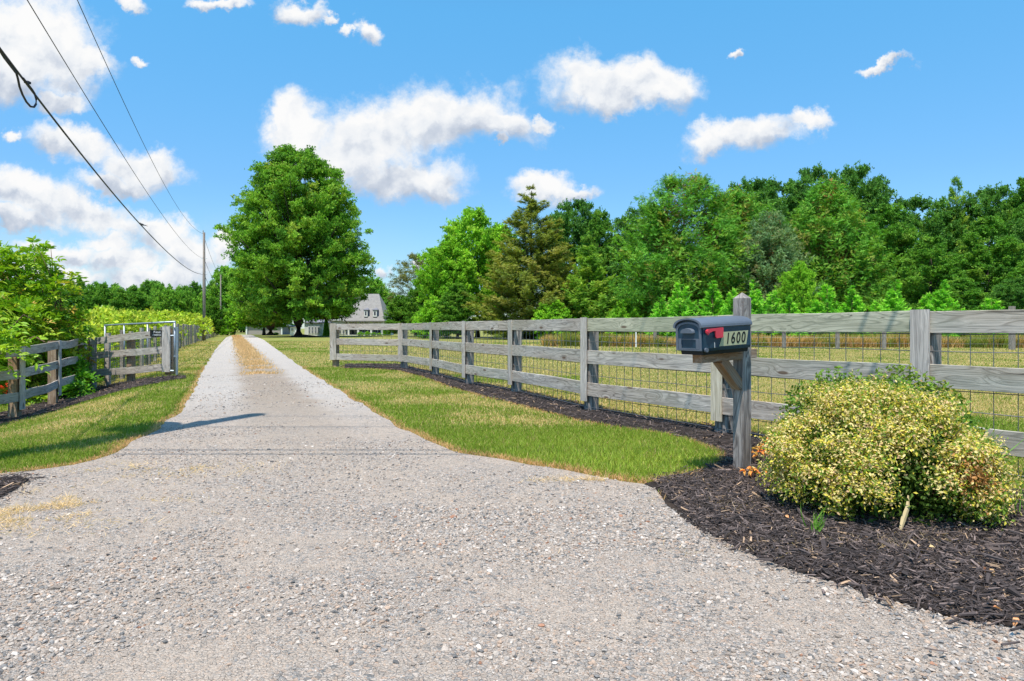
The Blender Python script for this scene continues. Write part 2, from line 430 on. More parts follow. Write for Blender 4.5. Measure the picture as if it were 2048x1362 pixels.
M['letter'] = simple('white_lettering', (.75, .75, .72), .6)
M['white'] = simple('white_paint', (.74, .74, .72), .6, var=.04)
M['siding'] = simple('pale_siding', (.66, .66, .62), .7, var=.05)
M['shingle'] = simple('grey_tan_shingle', (.27, .255, .24), .9, var=.16, scale=3)
M['slate'] = simple('slate_grey_roof', (.20, .20, .23), .85, var=.12)
M['glass'] = simple('dark_window_glass', (.035, .045, .07), .12, 0, .6)
M['taupe'] = simple('taupe_garage_door', (.33, .295, .27), .75, var=.05)
M['bark'] = simple('tree_bark', (.085, .065, .05), .95, var=.45, scale=5)
M['bark_red'] = simple('reddish_bark', (.16, .095, .06), .95, var=.4, scale=5)
M['bird'] = simple('dark_feathers', (.03, .03, .035), .7)
M['ceramic'] = simple('grey_porcelain', (.35, .34, .33), .3)
M['metal'] = simple('painted_transformer_metal', (.36, .38, .39), .5, .2)

def leafmat(name, trans=.30, rough=.5, spec=.3, gain=1.0, kb=.62):
    m, b = material(name); c = b.attr('col')
    c = b.mix(1.0, c, (gain * 1.14, gain * 1.06, gain * kb), 'MULTIPLY')
    p = b.principled(c, rough, spec=spec)
    t = b.node('ShaderNodeBsdfTranslucent'); b.put(t.inputs[0], b.mix(1.0, c, (1.25, 1.3, .55), 'MULTIPLY'))
    x = b.node('ShaderNodeMixShader'); x.inputs[0].default_value = trans
    b.nt.links.new(p, x.inputs[1]); b.nt.links.new(t.outputs[0], x.inputs[2]); b.out(x.outputs[0]); return m
M['leaf'] = leafmat('tree_leaves', .34, .6, .14, gain=1.78, kb=.85)
M['leaf_gloss'] = leafmat('glossy_leaves', .30, .45, .25, gain=1.3)
M['needle'] = leafmat('conifer_sprays', .28, .65, .12, gain=1.85, kb=.85)
M['grass'] = leafmat('grass_blades', .34, .6, .12, gain=1.35, kb=.85)
M['variegated'] = leafmat('variegated_leaves', .28, .5, .15, gain=1.04, kb=.86)
def colmat(name, rough=.9, var=.25, scale=60., tint=None):
    m, b = material(name); c = b.attr('col'); n = b.noise(b.coord(), scale, 3)
    c = b.mix(1.0, c, b.ramp(n, [(.3, 1 - var), (.7, 1 + 0 * var)]), 'MULTIPLY')
    if tint: c = b.mix(1.0, c, tint, 'MULTIPLY')
    b.out(b.principled(c, rough, b.bump(n, .3, .002), .2)); return m
M['stone'] = colmat('gravel_stone', .85, .3, 180., (1.16, 1.06, .965))
M['chip'] = colmat('shredded_bark', .9, .35, 120., (1.66, 1.55, 1.50))
# ------------------------------------------------------------------ outlines on the ground (photo pixels -> metres)
road_l = [at(*p) for p in [(466,669.5),(452,675),(430,700),(404,745),(384,790),(356,828),(318,860),(262,888),(215,912),(150,930),(60,942),(0,949)]] + [(-7, 5.0), (-14, 4.8), (-14, -7)]
road_r = [at(*p) for p in [(503,669.5),(528,680),(596,730),(680,782),(760,832),(850,880),(925,905),(1000,921),(1100,936),(1180,951),(1240,963),(1290,969),(1312,978),(1330,1008),(1400,1058),(1500,1106),(1600,1146),(1740,1188),(1900,1236),(2048,1258)]] + [(4.2, 2.35), (14, 2.1), (14, -7)]
ROAD = roughen(road_l + road_r[::-1], .15, .04, 5)
m_low = [at(*p) for p in [(690,737),(745,737),(800,741),(850,754),(900,772),(960,790),(1050,812),(1150,838),(1250,856),(1330,868),(1400,886),(1440,905),(1449,925),(1420,943),(1380,953),(1330,961),(1290,970)]]
m_front = [at(*p) for p in [(1312,980),(1330,1010),(1400,1060),(1500,1108),(1600,1148),(1740,1190),(1900,1238),(2048,1260)]] + [(4.2, 2.33), (9, 2.2)]
m_back = [(9, 2.9), (4.9, 3.6)] + [at(*p) for p in [(2048,990),(1960,968),(1850,940),(1700,905),(1600,885),(1520,870),(1440,855),(1300,836),(1170,811),(1030,779),(940,763),(870,745),(800,729),(740,727),(690,728)]]
MULCH = roughen(m_low + m_front + m_back, .12, .02, 9)
lm_a = [at(*p) for p in [(-160,885),(-60,864),(0,850),(50,838),(110,822),(180,800),(240,783),(310,768),(372,757)]]
lm_b = [at(*p) for p in [(-160,850),(-60,838),(0,826),(50,815),(110,797),(180,775),(240,766),(310,756),(372,752)]]
LMULCH = roughen(lm_a + lm_b[::-1], .2, .02, 11)
PATCH = roughen([at(*p) for p in [(-120,956),(0,958),(40,955),(56,962),(40,978),(0,1000),(-120,1010)]], .1, .02, 13)

# ------------------------------------------------------------------ ground
def axis(dense0, dense1, step, far0, far1):
    a = list(np.arange(dense0, dense1, step)); d = step * 2; x = dense1
    while x < far1: a.append(x); x += d; d *= 1.35
    a.append(far1); d = step * 2; x = dense0 - d
    while x > far0: a.insert(0, x); d *= 1.35; x -= d
    a.insert(0, far0); return np.array(a)
gx = axis(-40, 12, .35, -4000, 4000); gy = axis(3, 50, .35, -300, 5000)
XX, YY = np.meshgrid(gx, gy, indexing='ij')
ZZ = terrain(XX, YY) + (fbm(XX * .5, YY * .5, 21) - .5) * .02 * (np.hypot(XX, YY) < 60) - .012
V = np.stack([XX, YY, ZZ], -1).reshape(-1, 3); ny = len(gy)
i, j = np.meshgrid(np.arange(len(gx) - 1), np.arange(ny - 1), indexing='ij'); a = (i * ny + j).ravel()
T = np.concatenate([np.stack([a, a + ny, a + ny + 1], 1), np.stack([a, a + ny + 1, a + 1], 1)])
m, b = material('lawn_soil_and_turf'); P = b.coord()
n1 = b.noise(P, .22, 5, .6); n2 = b.noise(P, 2.6, 5, .65); n3 = b.noise(P, 38., 4, .7)
t = b.math('ADD', b.math('MULTIPLY', n1, .55), b.math('MULTIPLY', n2, .45))
c = b.ramp(t, [(.36, (.15, .21, .035)), (.47, (.25, .27, .06)), (.56, (.35, .32, .10)), (.68, (.42, .34, .15))])
c = b.mix(b.rng(n3, .3, .7, .0, .55), c, (.09, .10, .03))
b.out(b.principled(c, .95, b.bump(n3, .9, .03), .1)); M['turf'] = m
g = link('ground', mesh_np('ground', V, T, m, smooth=True)); tag(g, kind='structure')

def sheet(name, poly, z, mat, kind='structure'):
    tris = tessellate_polygon([[Vector((p[0], p[1], 0)) for p in poly]])
    V = np.array([(p[0], p[1], z) for p in poly]); T = np.array([t_ for t_ in tris])
    a, b_, c_ = V[T[:, 0]], V[T[:, 1]], V[T[:, 2]]; nz = np.cross(b_ - a, c_ - a)[:, 2]; T[nz < 0] = T[nz < 0][:, ::-1]
    o = link(name, mesh_np(name, V, T, mat)); tag(o, kind=kind); return o

# gravel: packed fines with stones of mixed size and colour
m, b = material('packed_gravel'); P = b.coord(); s_ = b.node('ShaderNodeSeparateXYZ'); b.put(s_.inputs[0], P)
flat = b.scalev(P, (1, 1, 0))
wob = b.vmath('ADD', flat, b.vmath('SCALE', b.vmath('SUBTRACT', b.noise(flat, 30, 3, out=1), (.5, .5, .5)), .02))
def vor(scale, feat='F1'):
    v = b.node('ShaderNodeTexVoronoi', voronoi_dimensions='2D', feature=feat); b.put(v.inputs['Vector'], wob); v.inputs['Scale'].default_value = scale; return v
v1 = vor(62.); v2 = vor(135.); e1 = vor(62., 'DISTANCE_TO_EDGE')
def hsv1(v): 
    x = b.node('ShaderNodeSeparateColor'); b.put(x.inputs[0], v.outputs['Color']); return x.outputs
pal = [(0., (.15, .165, .175)), (.10, (.24, .255, .265)), (.22, (.36, .345, .33)), (.40, (.43, .385, .345)), (.55, (.32, .285, .255)), (.68, (.46, .425, .39)), (.82, (.42, .33, .27)), (.94, (.54, .51, .485))]
c1 = b.ramp(hsv1(v1)[0], pal, 'CONSTANT'); c2 = b.ramp(hsv1(v2)[0], pal, 'CONSTANT')
big = b.noise(flat, 1.1, 5, .62); mid = b.noise(flat, 5.5, 4, .6)
sand = b.rng(b.math('ADD', b.math('MULTIPLY', big, .6), b.math('MULTIPLY', mid, .4)), .42, .58, 0, 1, smooth=True)
isbig = b.math('MULTIPLY', b.rng(hsv1(v1)[1], .42, .46), b.rng(e1.outputs['Distance'], .004, .05))
c = b.mix(b.math('MULTIPLY', isbig, b.math('SUBTRACT', 1.0, b.math('MULTIPLY', sand, .65))), c2, c1)
gapd = b.rng(v2.outputs['Distance'], .35, .75, 0, .55)
c = b.mix(gapd, c, (.17, .145, .125))
c = b.mix(b.math('MULTIPLY', sand, .48), c, (.43, .375, .32))
fine = b.noise(flat, 420., 3, .7)
c = b.mix(1.0, c, b.ramp(fine, [(.30, .55), (.66, 1.12)]), 'MULTIPLY')
# two bluish wheel tracks down the lane, browner crown between them
d = b.math('ADD', s_.outputs[0], b.math('MULTIPLY', s_.outputs[1], .41))
d = b.math('ADD', d, b.math('MULTIPLY', b.math('SUBTRACT', b.noise(flat, .8, 4), .5), .7))
lane = b.rng(s_.outputs[1], 6.5, 12., smooth=True)
crown = b.math('MULTIPLY', b.rng(b.math('ABSOLUTE', b.math('SUBTRACT', d, .70)), .30, .75, 1, 0, smooth=True), b.rng(s_.outputs[1], 5.0, 11.))
track = b.math('MULTIPLY', b.math('SUBTRACT', 1.0, crown), lane)
c = b.mix(b.math('MULTIPLY', track, .50), c, (.40, .41, .415))
c = b.mix(b.math('MULTIPLY', crown, .62), c, (.235, .205, .17))
straw = b.math('MULTIPLY', b.math('MULTIPLY', crown, b.rng(s_.outputs[1], 15., 36.)), b.rng(b.noise(flat, 2., 4), .4, .6))
c = b.mix(b.math('MULTIPLY', straw, .7), c, (.44, .33, .20))
h = b.math('ADD', b.math('MULTIPLY', b.math('SUBTRACT', 1.0, v2.outputs['Distance']), .35), b.math('MULTIPLY', isbig, .5))
h = b.math('ADD', h, b.math('MULTIPLY', fine, .25))
c = b.mix(1.0, c, (1.41, 1.285, 1.165), 'MULTIPLY')
n_ = b.bump(h, 1.0, .014); b.out(b.principled(c, .92, n_, .12)); M['gravel'] = m
sheet('gravel_drive', ROAD, .004, m)

m, b = material('mulch_bed_fines'); P = b.coord(); n = b.noise(P, 55., 5, .7); n2 = b.noise(P, 3., 4)
c = b.ramp(n, [(.3, (.018, .013, .010)), (.6, (.055, .043, .037)), (.8, (.11, .085, .07))])
c = b.mix(b.rng(n2, .55, .75, 0, .5), c, (.16, .11, .075)); b.out(b.principled(c, .95, b.bump(n, 1., .02), .1)); M['mulch'] = m
sheet('mulch_bed', MULCH, .010, m)
sheet('mulch_patch', PATCH, .012, m)
def ladder(name, A, B_, dz, mat):
    n = 6; V = []; T = []
    for a, b_ in zip(A, B_):
        for k in range(n + 1):
            p = lerp(a, b_, k / n); V.append((p[0], p[1], float(terrain(p[0], p[1])) + dz))
    for i in range(len(A) - 1):
        for k in range(n):
            q = i * (n + 1) + k; T += [(q, q + n + 1, q + 1), (q + 1, q + n + 1, q + n + 2)]
    T = np.array(T); V = np.array(V); a, b_, c_ = V[T[:, 0]], V[T[:, 1]], V[T[:, 2]]; nz = np.cross(b_ - a, c_ - a)[:, 2]; T[nz < 0] = T[nz < 0][:, ::-1]
    o = link(name, mesh_np(name, V, T, mat, smooth=True)); tag(o, kind='structure'); return o
def dens_pts(A, n):
    A = np.array(A); out = []
    for i in range(len(A) - 1):
        for k in range(n): out.append(tuple(A[i] + (A[i + 1] - A[i]) * k / n))
    return out + [tuple(A[-1])]
ladder('mulch_strip', dens_pts(lm_a, 4), dens_pts(lm_b, 4), .012, M['mulch'])

# ------------------------------------------------------------------ gravel stones
def wedge(n, z0, z1, r, u=.82):
    """points spread evenly over the ground between two distances, as wide as anyone standing here would see"""
    Z = np.sqrt(r.uniform(z0 ** 2, z1 ** 2, n)); X = r.uniform(-u, u, n) * Z; return np.stack([X, Z], 1)
ICOS = [ico(i, .34, .55) for i in range(14)]
SP = np.array([(.18,.185,.19),(.25,.255,.262),(.38,.365,.35),(.45,.41,.375),(.33,.295,.265),(.48,.445,.41),(.43,.34,.275),(.58,.55,.52),(.10,.105,.11),(.34,.19,.13)])
SW = np.array([.09,.12,.17,.17,.14,.12,.10,.06,.02,.01])
def stones(r, n, z0, z1, s0, s1, u=.85):
    P = wedge(n, z0, z1, r, u); P = P[inpoly(P, ROAD)]
    S = s0 * (s1 / s0) ** (r.random(len(P)) ** 2.4)
    cl = fbm(P[:, 0] * .9, P[:, 1] * 1.1, 31, 4) + .10 * sm(P[:, 0], -.6, 1.6) - .05; big_ = (S - s0) / (s1 - s0); keep = r.random(len(P)) < np.clip((cl - .40) * 5.5 + .42 * (1 - np.clip(big_ * 3, 0, 1)), .05, 1); P = P[keep]; S = S[keep]; n = len(P)
    N = unit(np.stack([r.normal(0, .25, n), r.normal(0, .25, n), np.ones(n)], 1)); T_ = r.normal(size=(n, 3))
    C = SP[r.choice(len(SP), n, p=SW)] * r.uniform(.75, 1.15, (n, 1))
    return np.column_stack([P, .004 + S * .22]), frames(N, T_), S, C
r = np.random.default_rng(11)
parts = [stones(r, 118000, 1.6, 4.2, .0032, .0125, 1.02), stones(r, 60000, 4.2, 8.5, .005, .012, .98), stones(r, 260, 1.9, 7, .013, .022), stones(r, 16000, 8.5, 16, .009, .019, .62)]
P_, R_, S_, C_ = [np.concatenate([q[k] for q in parts]) for k in range(4)]
V, T, C = scatter(ICOS, P_, R_, S_, C_, r)
o = link('gravel', mesh_np('gravel', V, T, M['stone'], C)); tag(o, 'loose grey and pinkish gravel strewn over the drive', 'gravel', kind='stuff')

# ------------------------------------------------------------------ mulch chips
CHIPS = [chip(i) for i in range(8)]
def chips(r, poly, n, len0, len1, zoff=.012, ter=False, box=None):
    A = np.array(poly); lo, hi = A.min(0) - .3, A.max(0) + .3
    if box: lo = np.maximum(lo, box[0]); hi = np.minimum(hi, box[1])
    P = r.uniform(lo, hi, (n, 2)); k = inpoly(P, poly) | (r.random(n) < .45 * np.exp(-distpoly(P, poly) / .06)); P = P[k]; n = len(P)
    L = len0 * (len1 / len0) ** (r.random(n) ** 1.6); W = L * r.uniform(.07, .22, n); H = W * r.uniform(.25, .6, n)
    N = unit(np.stack([r.normal(0, .28, n), r.normal(0, .28, n), np.ones(n)], 1)); ang = r.uniform(0, 2 * math.pi, n)
    T_ = np.stack([np.cos(ang), np.sin(ang), np.zeros(n)], 1)
    tone = r.random(n)[:, None]; C = np.where(tone < .70, np.array([[.050, .042, .040]]), np.where(tone < .955, np.array([[.125, .10, .09]]), np.array([[.28, .20, .13]]))) * r.uniform(.55, 1.5, (n, 1))
    z = zoff + r.uniform(0, .022, n) + (terrain(P[:, 0], P[:, 1]) if ter else 0)
    return np.column_stack([P, z]), frames(N, T_), np.stack([L, W, H], 1), C
r = np.random.default_rng(12)
parts = [chips(r, MULCH, 84000, .014, .070, box=((1.0, 2.0), (4.4, 6.2))), chips(r, MULCH, 700, .08, .17, box=((1.0, 2.0), (4.4, 6.2))),
         chips(r, MULCH, 52000, .03, .10, box=((-5, 6.2), (3.2, 21))), chips(r, LMULCH, 16000, .03, .11, ter=True), chips(r, PATCH, 5000, .02, .08)]
P_, R_, S_, C_ = [np.concatenate([q[k] for q in parts]) for k in range(4)]
V, T, C = scatter(CHIPS, P_, R_, S_, C_, r)
o = link('bark_mulch', mesh_np('bark_mulch', V, T, M['chip'], C)); tag(o, 'dark shredded bark mulch in the beds along the fences', 'mulch', kind='stuff')

# ------------------------------------------------------------------ grass
def grass_pts(r, z0, z1, dens, u=.85, ulo=None):
    area = u * (z1 ** 2 - z0 ** 2); P = wedge(int(area * dens), z0, z1, r, u)
    bad = inpoly(P, ROAD) | inpoly(P, MULCH) | inpoly(P, LMULCH) | inpoly(P, PATCH)
    return P[~bad]
def grass_block(r, P, h0, h1, w, edge=True, tmpl=BLADE3):
    n = len(P); X, Y = P[:, 0], P[:, 1]
    de = distpoly(P, ROAD) if edge else np.full(n, 9.)
    if edge: de = np.minimum(de, distpoly(P, MULCH) * 1.6)
    lush = np.exp(-(((X - .9) / 1.4) ** 2 + ((Y - 5.6) / 1.3) ** 2))                      # the greener tip of the verge by the mailbox
    patch = fbm(X * .75, Y * .75, 41, 4) * .6 + fbm(X * .16 + 7, Y * .16, 43, 3) * .4
    field = sm(X + .45 * Y, 6.6, 9.)                                                     # paddock behind the fence is drier
    dry = sm(patch + .07 * field - .36 * lush + .04 + .04 * sm(Y, 7, 14), .43, .62)
    isdry = r.random(n) < np.clip(.13 + .70 * dry, 0, .85)
    isdry |= r.random(n) < .9 * (1 - sm(de, .02, .16))
    green = np.array([.135, .205, .030]) * r.uniform(.65, 1.35, (n, 1)); lg = np.array([.17, .27, .045]) * r.uniform(.55, 1.4, (n, 1)) * np.where(r.random(n) < .25, 1.25, 1.0)[:, None] + np.array([.05, 0, 0]) * r.random((n, 1))
    green = green * (1 - lush[:, None]) + lg * lush[:, None]
    straw = np.array([.44, .345, .20]) * r.uniform(.7, 1.3, (n, 1)); burnt = np.array([.46, .29, .18]) * r.uniform(.7, 1.25, (n, 1))
    rim = (de < .14)[:, None]; C = np.where(isdry[:, None], np.where(rim, burnt, straw), green)
    h = r.uniform(h0, h1, n) * np.where(isdry, .75, 1) * (.8 + .5 * lush)
    lean = r.normal(0, .42, (n, 2)); Tn = unit(np.column_stack([lean, np.ones(n)])); N = r.normal(size=(n, 3)); N[:, 2] *= .2
    Z = terrain(X, Y) - .006
    return np.column_stack([P, Z]), frames(np.cross(Tn, np.cross(N, Tn)), Tn), np.stack([h, np.full(n, w) * r.uniform(.7, 1.4, n), h], 1), C, tmpl
r = np.random.default_rng(13)
Vs = []; Ts = []; Cs = []; base = 0
for z0, z1, dn, h0, h1, w, tm in [(3.2, 7.5, 7000, .035, .075, .0045, BLADE3), (7.5, 12, 2600, .035, .075, .007, BLADE3), (12, 20, 900, .035, .07, .012, BLADE1), (20, 34, 260, .04, .075, .022, BLADE1), (34, 60, 60, .05, .09, .045, BLADE1)]:
    P = grass_pts(r, z0, z1, dn, 1.05 if z1 < 15 else .88)
    pp, rr, ss, cc, _ = grass_block(r, P, h0, h1, w, edge=z1 < 25)
    # columns: x is the blade's length -> frames() gives T as first axis
    v, t, c = scatter([tm], pp, frames(rr[:, :, 2], rr[:, :, 0]), ss, cc, r)
    Vs.append(v); Ts.append(t + base); Cs.append(c); base += len(v)
# straw growing on the crown of the lane
n = 26000; Y = 15 + (110 - 15) * r.random(n) ** 1.6; X = -.41 * Y + .70 + r.normal(0, .20, n) * (1 + Y * .004)
k = fbm(X * 2, Y * .9, 77) + r.normal(0, .05, n) > .68 - .50 * sm(Y, 14, 34); X = X[k]; Y = Y[k]; n = len(X)
Tn = unit(np.column_stack([r.normal(0, .5, (n, 2)), np.ones(n)])); N = r.normal(size=(n, 3)); h = r.uniform(.03, .09, n) * (1 + Y * .006)
v, t, c = scatter([BLADE1], np.column_stack([X, Y, np.full(n, .004)]), frames(N - (N * Tn).sum(1, keepdims=True) * Tn, Tn), np.stack([h, .008 + Y * .0007, h], 1), np.array([.48, .345, .24]) * r.uniform(.7, 1.25, (n, 1)), r)
Vs.append(v); Ts.append(t + base); Cs.append(c); base += len(v)
# straw scattered at the left edge of the apron and beside the mulch
for (cx, cy, sx, sy, n) in [(-2.8, 4.3, .34, .2, 2200), (-3.1, 3.95, .4, .18, 2600), (-2.7, 5.3, .4, .18, 1000), (1.25, 4.25, .16, .12, 350), (2.0, 3.45, .5, .12, 900), (3.55, 4.3, .3, .35, 1500), (.75, 4.93, .35, .05, 900)]:
    X = cx + r.normal(0, sx, n); Y = cy + r.normal(0, sy, n); k = fbm(X * 5, Y * 5, 78) > .47; X = X[k]; Y = Y[k]; n = len(X)
    Tn = unit(np.column_stack([r.normal(0, 1, (n, 2)), np.full(n, .35)])); N = r.normal(size=(n, 3)) + np.array([0, 0, 1.]); h = r.uniform(.02, .07, n)
    v, t, c = scatter([BLADE1], np.column_stack([X, Y, np.full(n, .008)]), frames(N - (N * Tn).sum(1, keepdims=True) * Tn, Tn), np.stack([h, np.full(n, .0035), h], 1), np.array([.50, .39, .29]) * r.uniform(.7, 1.25, (n, 1)), r)
    Vs.append(v); Ts.append(t + base); Cs.append(c); base += len(v)
o = link('grass', mesh_np('grass', np.concatenate(Vs), np.concatenate(Ts), M['grass'], np.concatenate(Cs)))
tag(o, 'short mown grass, green and straw coloured, on the verges and paddock', 'grass', kind='stuff')

# rough weeds along the far side of the paddock
r = np.random.default_rng(14); n = 60000
X = r.uniform(2, 34, n); Y = 38 + r.uniform(0, 5, n) + (34 - X) * .12 + (fbm(X * .4, X * 0, 5) - .5) * 2
h = (.35 + .75 * fbm(X * .8, Y * .5, 51)) * r.uniform(.6, 1.1, n)
C = np.where((fbm(X * .9, Y * .5, 52) + r.normal(0, .12, n) > .52)[:, None], np.array([[.36, .24, .12]]), np.array([[.15, .19, .045]])) * r.uniform(.6, 1.3, (n, 1))
Tn = unit(np.column_stack([r.normal(0, .22, (n, 2)), np.ones(n)])); N = r.normal(size=(n, 3))
v, t, c = scatter([BLADE3], np.column_stack([X, Y, np.zeros(n)]), frames(N - (N * Tn).sum(1, keepdims=True) * Tn, Tn), np.stack([h, np.full(n, .035), h], 1), C, r)
o = link('tall_weeds', mesh_np('tall_weeds', v, t, M['grass'], c)); tag(o, 'tall brown and green weeds at the far edge of the paddock', 'weeds', kind='stuff')

# ------------------------------------------------------------------ right-hand board fence
def fence_wire(mb, A, B_, z0f, zs, step, rad, off=0.0):
    """welded grid between two points; z0f gives the ground"""
    A = Vector((A[0], A[1], 0)); B2 = Vector((B_[0], B_[1], 0)); L = (B2 - A).length; n = max(1, int(L / step))
    sec = [(rad, 0), (0, rad), (-rad, 0), (0, -rad)]
    for z in zs:
        pts = []
        for k in range(7):
            p = A.lerp(B2, k / 6); pts.append((p.x, p.y, z0f(p.x, p.y) + z + random.uniform(-.004, .004)))
        mb.sweep(pts, sec)
    for k in range(n + 1):
        p = A.lerp(B2, (k + .2) / (n + .4)); g0 = z0f(p.x, p.y)
        mb.sweep([(p.x, p.y, g0 + zs[0]), (p.x, p.y, g0 + zs[-1])], sec, up=(0, 1, 0))
RF = [(-5.12, 19.6), (-3.02, 18.6), (-1.90, 16.15), (-.93, 13.45), (-.01, 11.75), (.98, 9.12), (2.16, 7.15), (3.21, 5.35), (4.50, 3.62)]
fence = thing('board_fence', 'long weathered grey board fence with wire mesh right of the drive', 'fence', (RF[5][0], RF[5][1], 0))
flat0 = lambda x, y: 0.0
for i in range(len(RF) - 1):
    A, B_ = RF[i], RF[i + 1]; d = Vector((B_[0] - A[0], B_[1] - A[1])); d.normalize(); nrm = Vector((d.y, -d.x))   # towards the road
    if nrm.y > 0: nrm = -nrm
    for k, (zc, hh) in enumerate([(1.152, .168), (.728, .178), (.300, .175)]):
        mb = MB(); e0 = .02 if i else .0
        w = .006 if not (i == 7) else .02
        board(mb, (A[0] + d.x * .004, A[1] + d.y * .004, zc + random.uniform(-.008, .008)), (B_[0] - d.x * .004, B_[1] - d.y * .004, zc + random.uniform(-.008, .008)), hh, .026, warp=w, seed=100 + i * 3 + k)
        mat = M['rail_green'] if (k == 0 and i in (5, 6)) else M['rail']
        mb.build('rail', mat, fence)
mb = MB()
for i in range(len(RF) - 1):
    A, B_ = RF[i], RF[i + 1]; d = Vector((B_[0] - A[0], B_[1] - A[1])).normalized(); bk = Vector((-d.y, d.x)); bk = bk if bk.y > 0 else -bk
    o_ = bk * .019
    fence_wire(mb, (A[0] + o_.x, A[1] + o_.y), (B_[0] + o_.x, B_[1] + o_.y), flat0, [.055, .19, .33, .475, .63, .785, .925, 1.06], .152, .0034)
mb.build('wire_mesh', M['wire'], fence)
for i, (x, y) in enumerate(RF):
    q0 = RF[max(i - 1, 0)]; q1 = RF[min(i + 1, len(RF) - 1)]; d = Vector((q1[0] - q0[0], q1[1] - q0[1])).normalized()
    if i in (0, 1): d = Vector((RF[1][0] - RF[0][0], RF[1][1] - RF[0][1])).normalized() if i == 0 else d
    bk = Vector((-d.y, d.x)); bk = bk if bk.y > 0 else -bk; ang = math.atan2(d.y, d.x)
    pw = .145
    mb = MB(); c_ = Vector((x, y)) + bk * (.022 + pw / 2); post(mb, c_.x, c_.y, -.05, 1.235, pw, pw, ang)
    mb.build('post', M['post_brown'] if i in (0,) else M['post'], fence)
    fr = -bk; bw, b0 = ((.22, .20) if i in (0, 1) else (.14, .135)); c2 = Vector((x, y)) + fr * .0275
    mb = MB(); mb.sweep([(c2.x, c2.y, z) for z in np.linspace(b0, 1.248 if i != 6 else 1.06, 6)], [(a_ * 1, b_ * 1) for a_, b_ in rect(bw, .025)], up=(fr.x, fr.y, 0))
    mb.build('batten', M['batten_tan'] if i == 6 else (M['batten'] if i in (7, 5, 3) else M['rail']), fence)

# ------------------------------------------------------------------ left-hand board fence, falling with the verge
A_ = [(-9.6, 8.2), (-9.05, 10.2), (-8.85, 12.3), (-9.50, 14.3), (-10.40, 16.6)]
LFt = [-.50, -.50, -.49, -.43, -.33]; 
lf = thing('board_fence', 'short board fence half buried in leafy bushes left of the drive', 'fence', (A_[3][0], A_[3][1], LFt[3]))
TOPZ = [.72, .74, .765, .84, .86]                                            # top rail's upper edge
for i in range(4):
    for k in range(3):
        a0 = TOPZ[i] - .083 - k * .405; a1 = TOPZ[i + 1] - .083 - k * .405 * (1.0 if i < 3 else .96)
        mb = MB(); board(mb, A_[i] + (a0,), A_[i + 1] + (a1,), .165, .026, warp=.02, seed=300 + i * 3 + k); mb.build('rail', M['rail'], lf)
for i, (x, y) in enumerate(A_):
    d = Vector((A_[min(i + 1, 4)][0] - A_[max(i - 1, 0)][0], A_[min(i + 1, 4)][1] - A_[max(i - 1, 0)][1])).normalized(); bk = Vector((-d.y, d.x)); bk = bk if bk.x < 0 else -bk
    mb = MB(); post(mb, x + bk.x * .10, y + bk.y * .10, LFt[i] - .1, TOPZ[i], .15, .15, math.atan2(d.y, d.x)); mb.build('post', M['post_brown'], lf)
    fr = -bk; mb = MB(); mb.sweep([(x + fr.x * .028, y + fr.y * .028, z) for z in np.linspace(LFt[i] + .13, TOPZ[i] + .01, 5)], rect(.14 if i < 4 else .2, .025), up=(fr.x, fr.y, 0)); mb.build('batten', M['batten'], lf)
# wing that ends at the gateway
W0, W1, W2 = (-10.42, 16.75), (-9.27, 16.5), (-8.18, 16.2)
wf = thing('board_fence', 'three-rail wing of fence with a black sign, ending at the gateway post', 'fence', (W1[0], W1[1], -.19))
for k, (z0, z1) in enumerate([(.77, 1.00), (.42, .60), (-.01, .195)]):
    mb = MB(); board(mb, W0 + (z0,), W2 + (z1,), .165, .026, warp=.015, seed=400 + k); mb.build('rail', M['rail'], wf)
mb = MB(); post(mb, W2[0] + .02, W2[1] + .13, -.08, 1.10, .19, .19, -.22); mb.build('post', M['post_brown'], wf)
mb = MB(); post(mb, W1[0], W1[1] + .11, -.25, .93, .14, .14, -.22); mb.build('post', M['post_brown'], wf)
mb = MB(); post(mb, W0[0] + .03, W0[1] + .14, -.4, .84, .15, .15, -.22); mb.build('post', M['post'], wf)
mb = MB(); mb.sweep([(W2[0] - .01, W2[1] - .03, z) for z in np.linspace(.07, 1.15, 5)], rect(.225, .026), up=(-.25, -.97, 0)); mb.build('batten', M['batten'], wf)
mb = MB(); tz = lambda x, y: float(terrain(x, y))
fence_wire(mb, (W0[0], W0[1] + .03), (W2[0], W2[1] + .03), tz, [.05, .2, .35, .5, .65, .8, .95], .152, .0034); mb.build('wire_mesh', M['wire'], wf)

# sign hanging on the wing's top rail
def text_mesh(name, body, size, mat, parent, M4, extr=.001, spacing=1.0, shear=0.0, bold=0.0):
    cu = bpy.data.curves.new(name, 'FONT'); cu.body = body; cu.size = size; cu.extrude = extr; cu.align_x = 'CENTER'; cu.align_y = 'CENTER'
    cu.space_character = spacing; cu.shear = shear; cu.offset = bold
    tmp = bpy.data.objects.new('tmp', cu); COL.objects.link(tmp); dg = bpy.context.evaluated_depsgraph_get()
    me = bpy.data.meshes.new_from_object(tmp.evaluated_get(dg)); bpy.data.objects.remove(tmp); bpy.data.curves.remove(cu)
    me.transform(M4); me.materials.clear(); me.materials.append(mat); me.name = name
    return link(name, me, parent)
sx0, sx1 = Vector(pz(296, 667, 16.24)), Vector(pz(328.5, 665, 16.16))
sc_ = (sx0 + sx1) / 2; dd = (sx1 - sx0); dd.z = 0; wd = dd.length; dd.normalize(); fr = Vector((dd.y, -dd.x, 0)); fr = fr if fr.y < 0 else -fr
sc_ = Vector((sc_.x, sc_.y, .985)); pl = Vector((W0[0], W0[1], 0)); dl = (Vector((W2[0], W2[1], 0)) - pl).normalized()
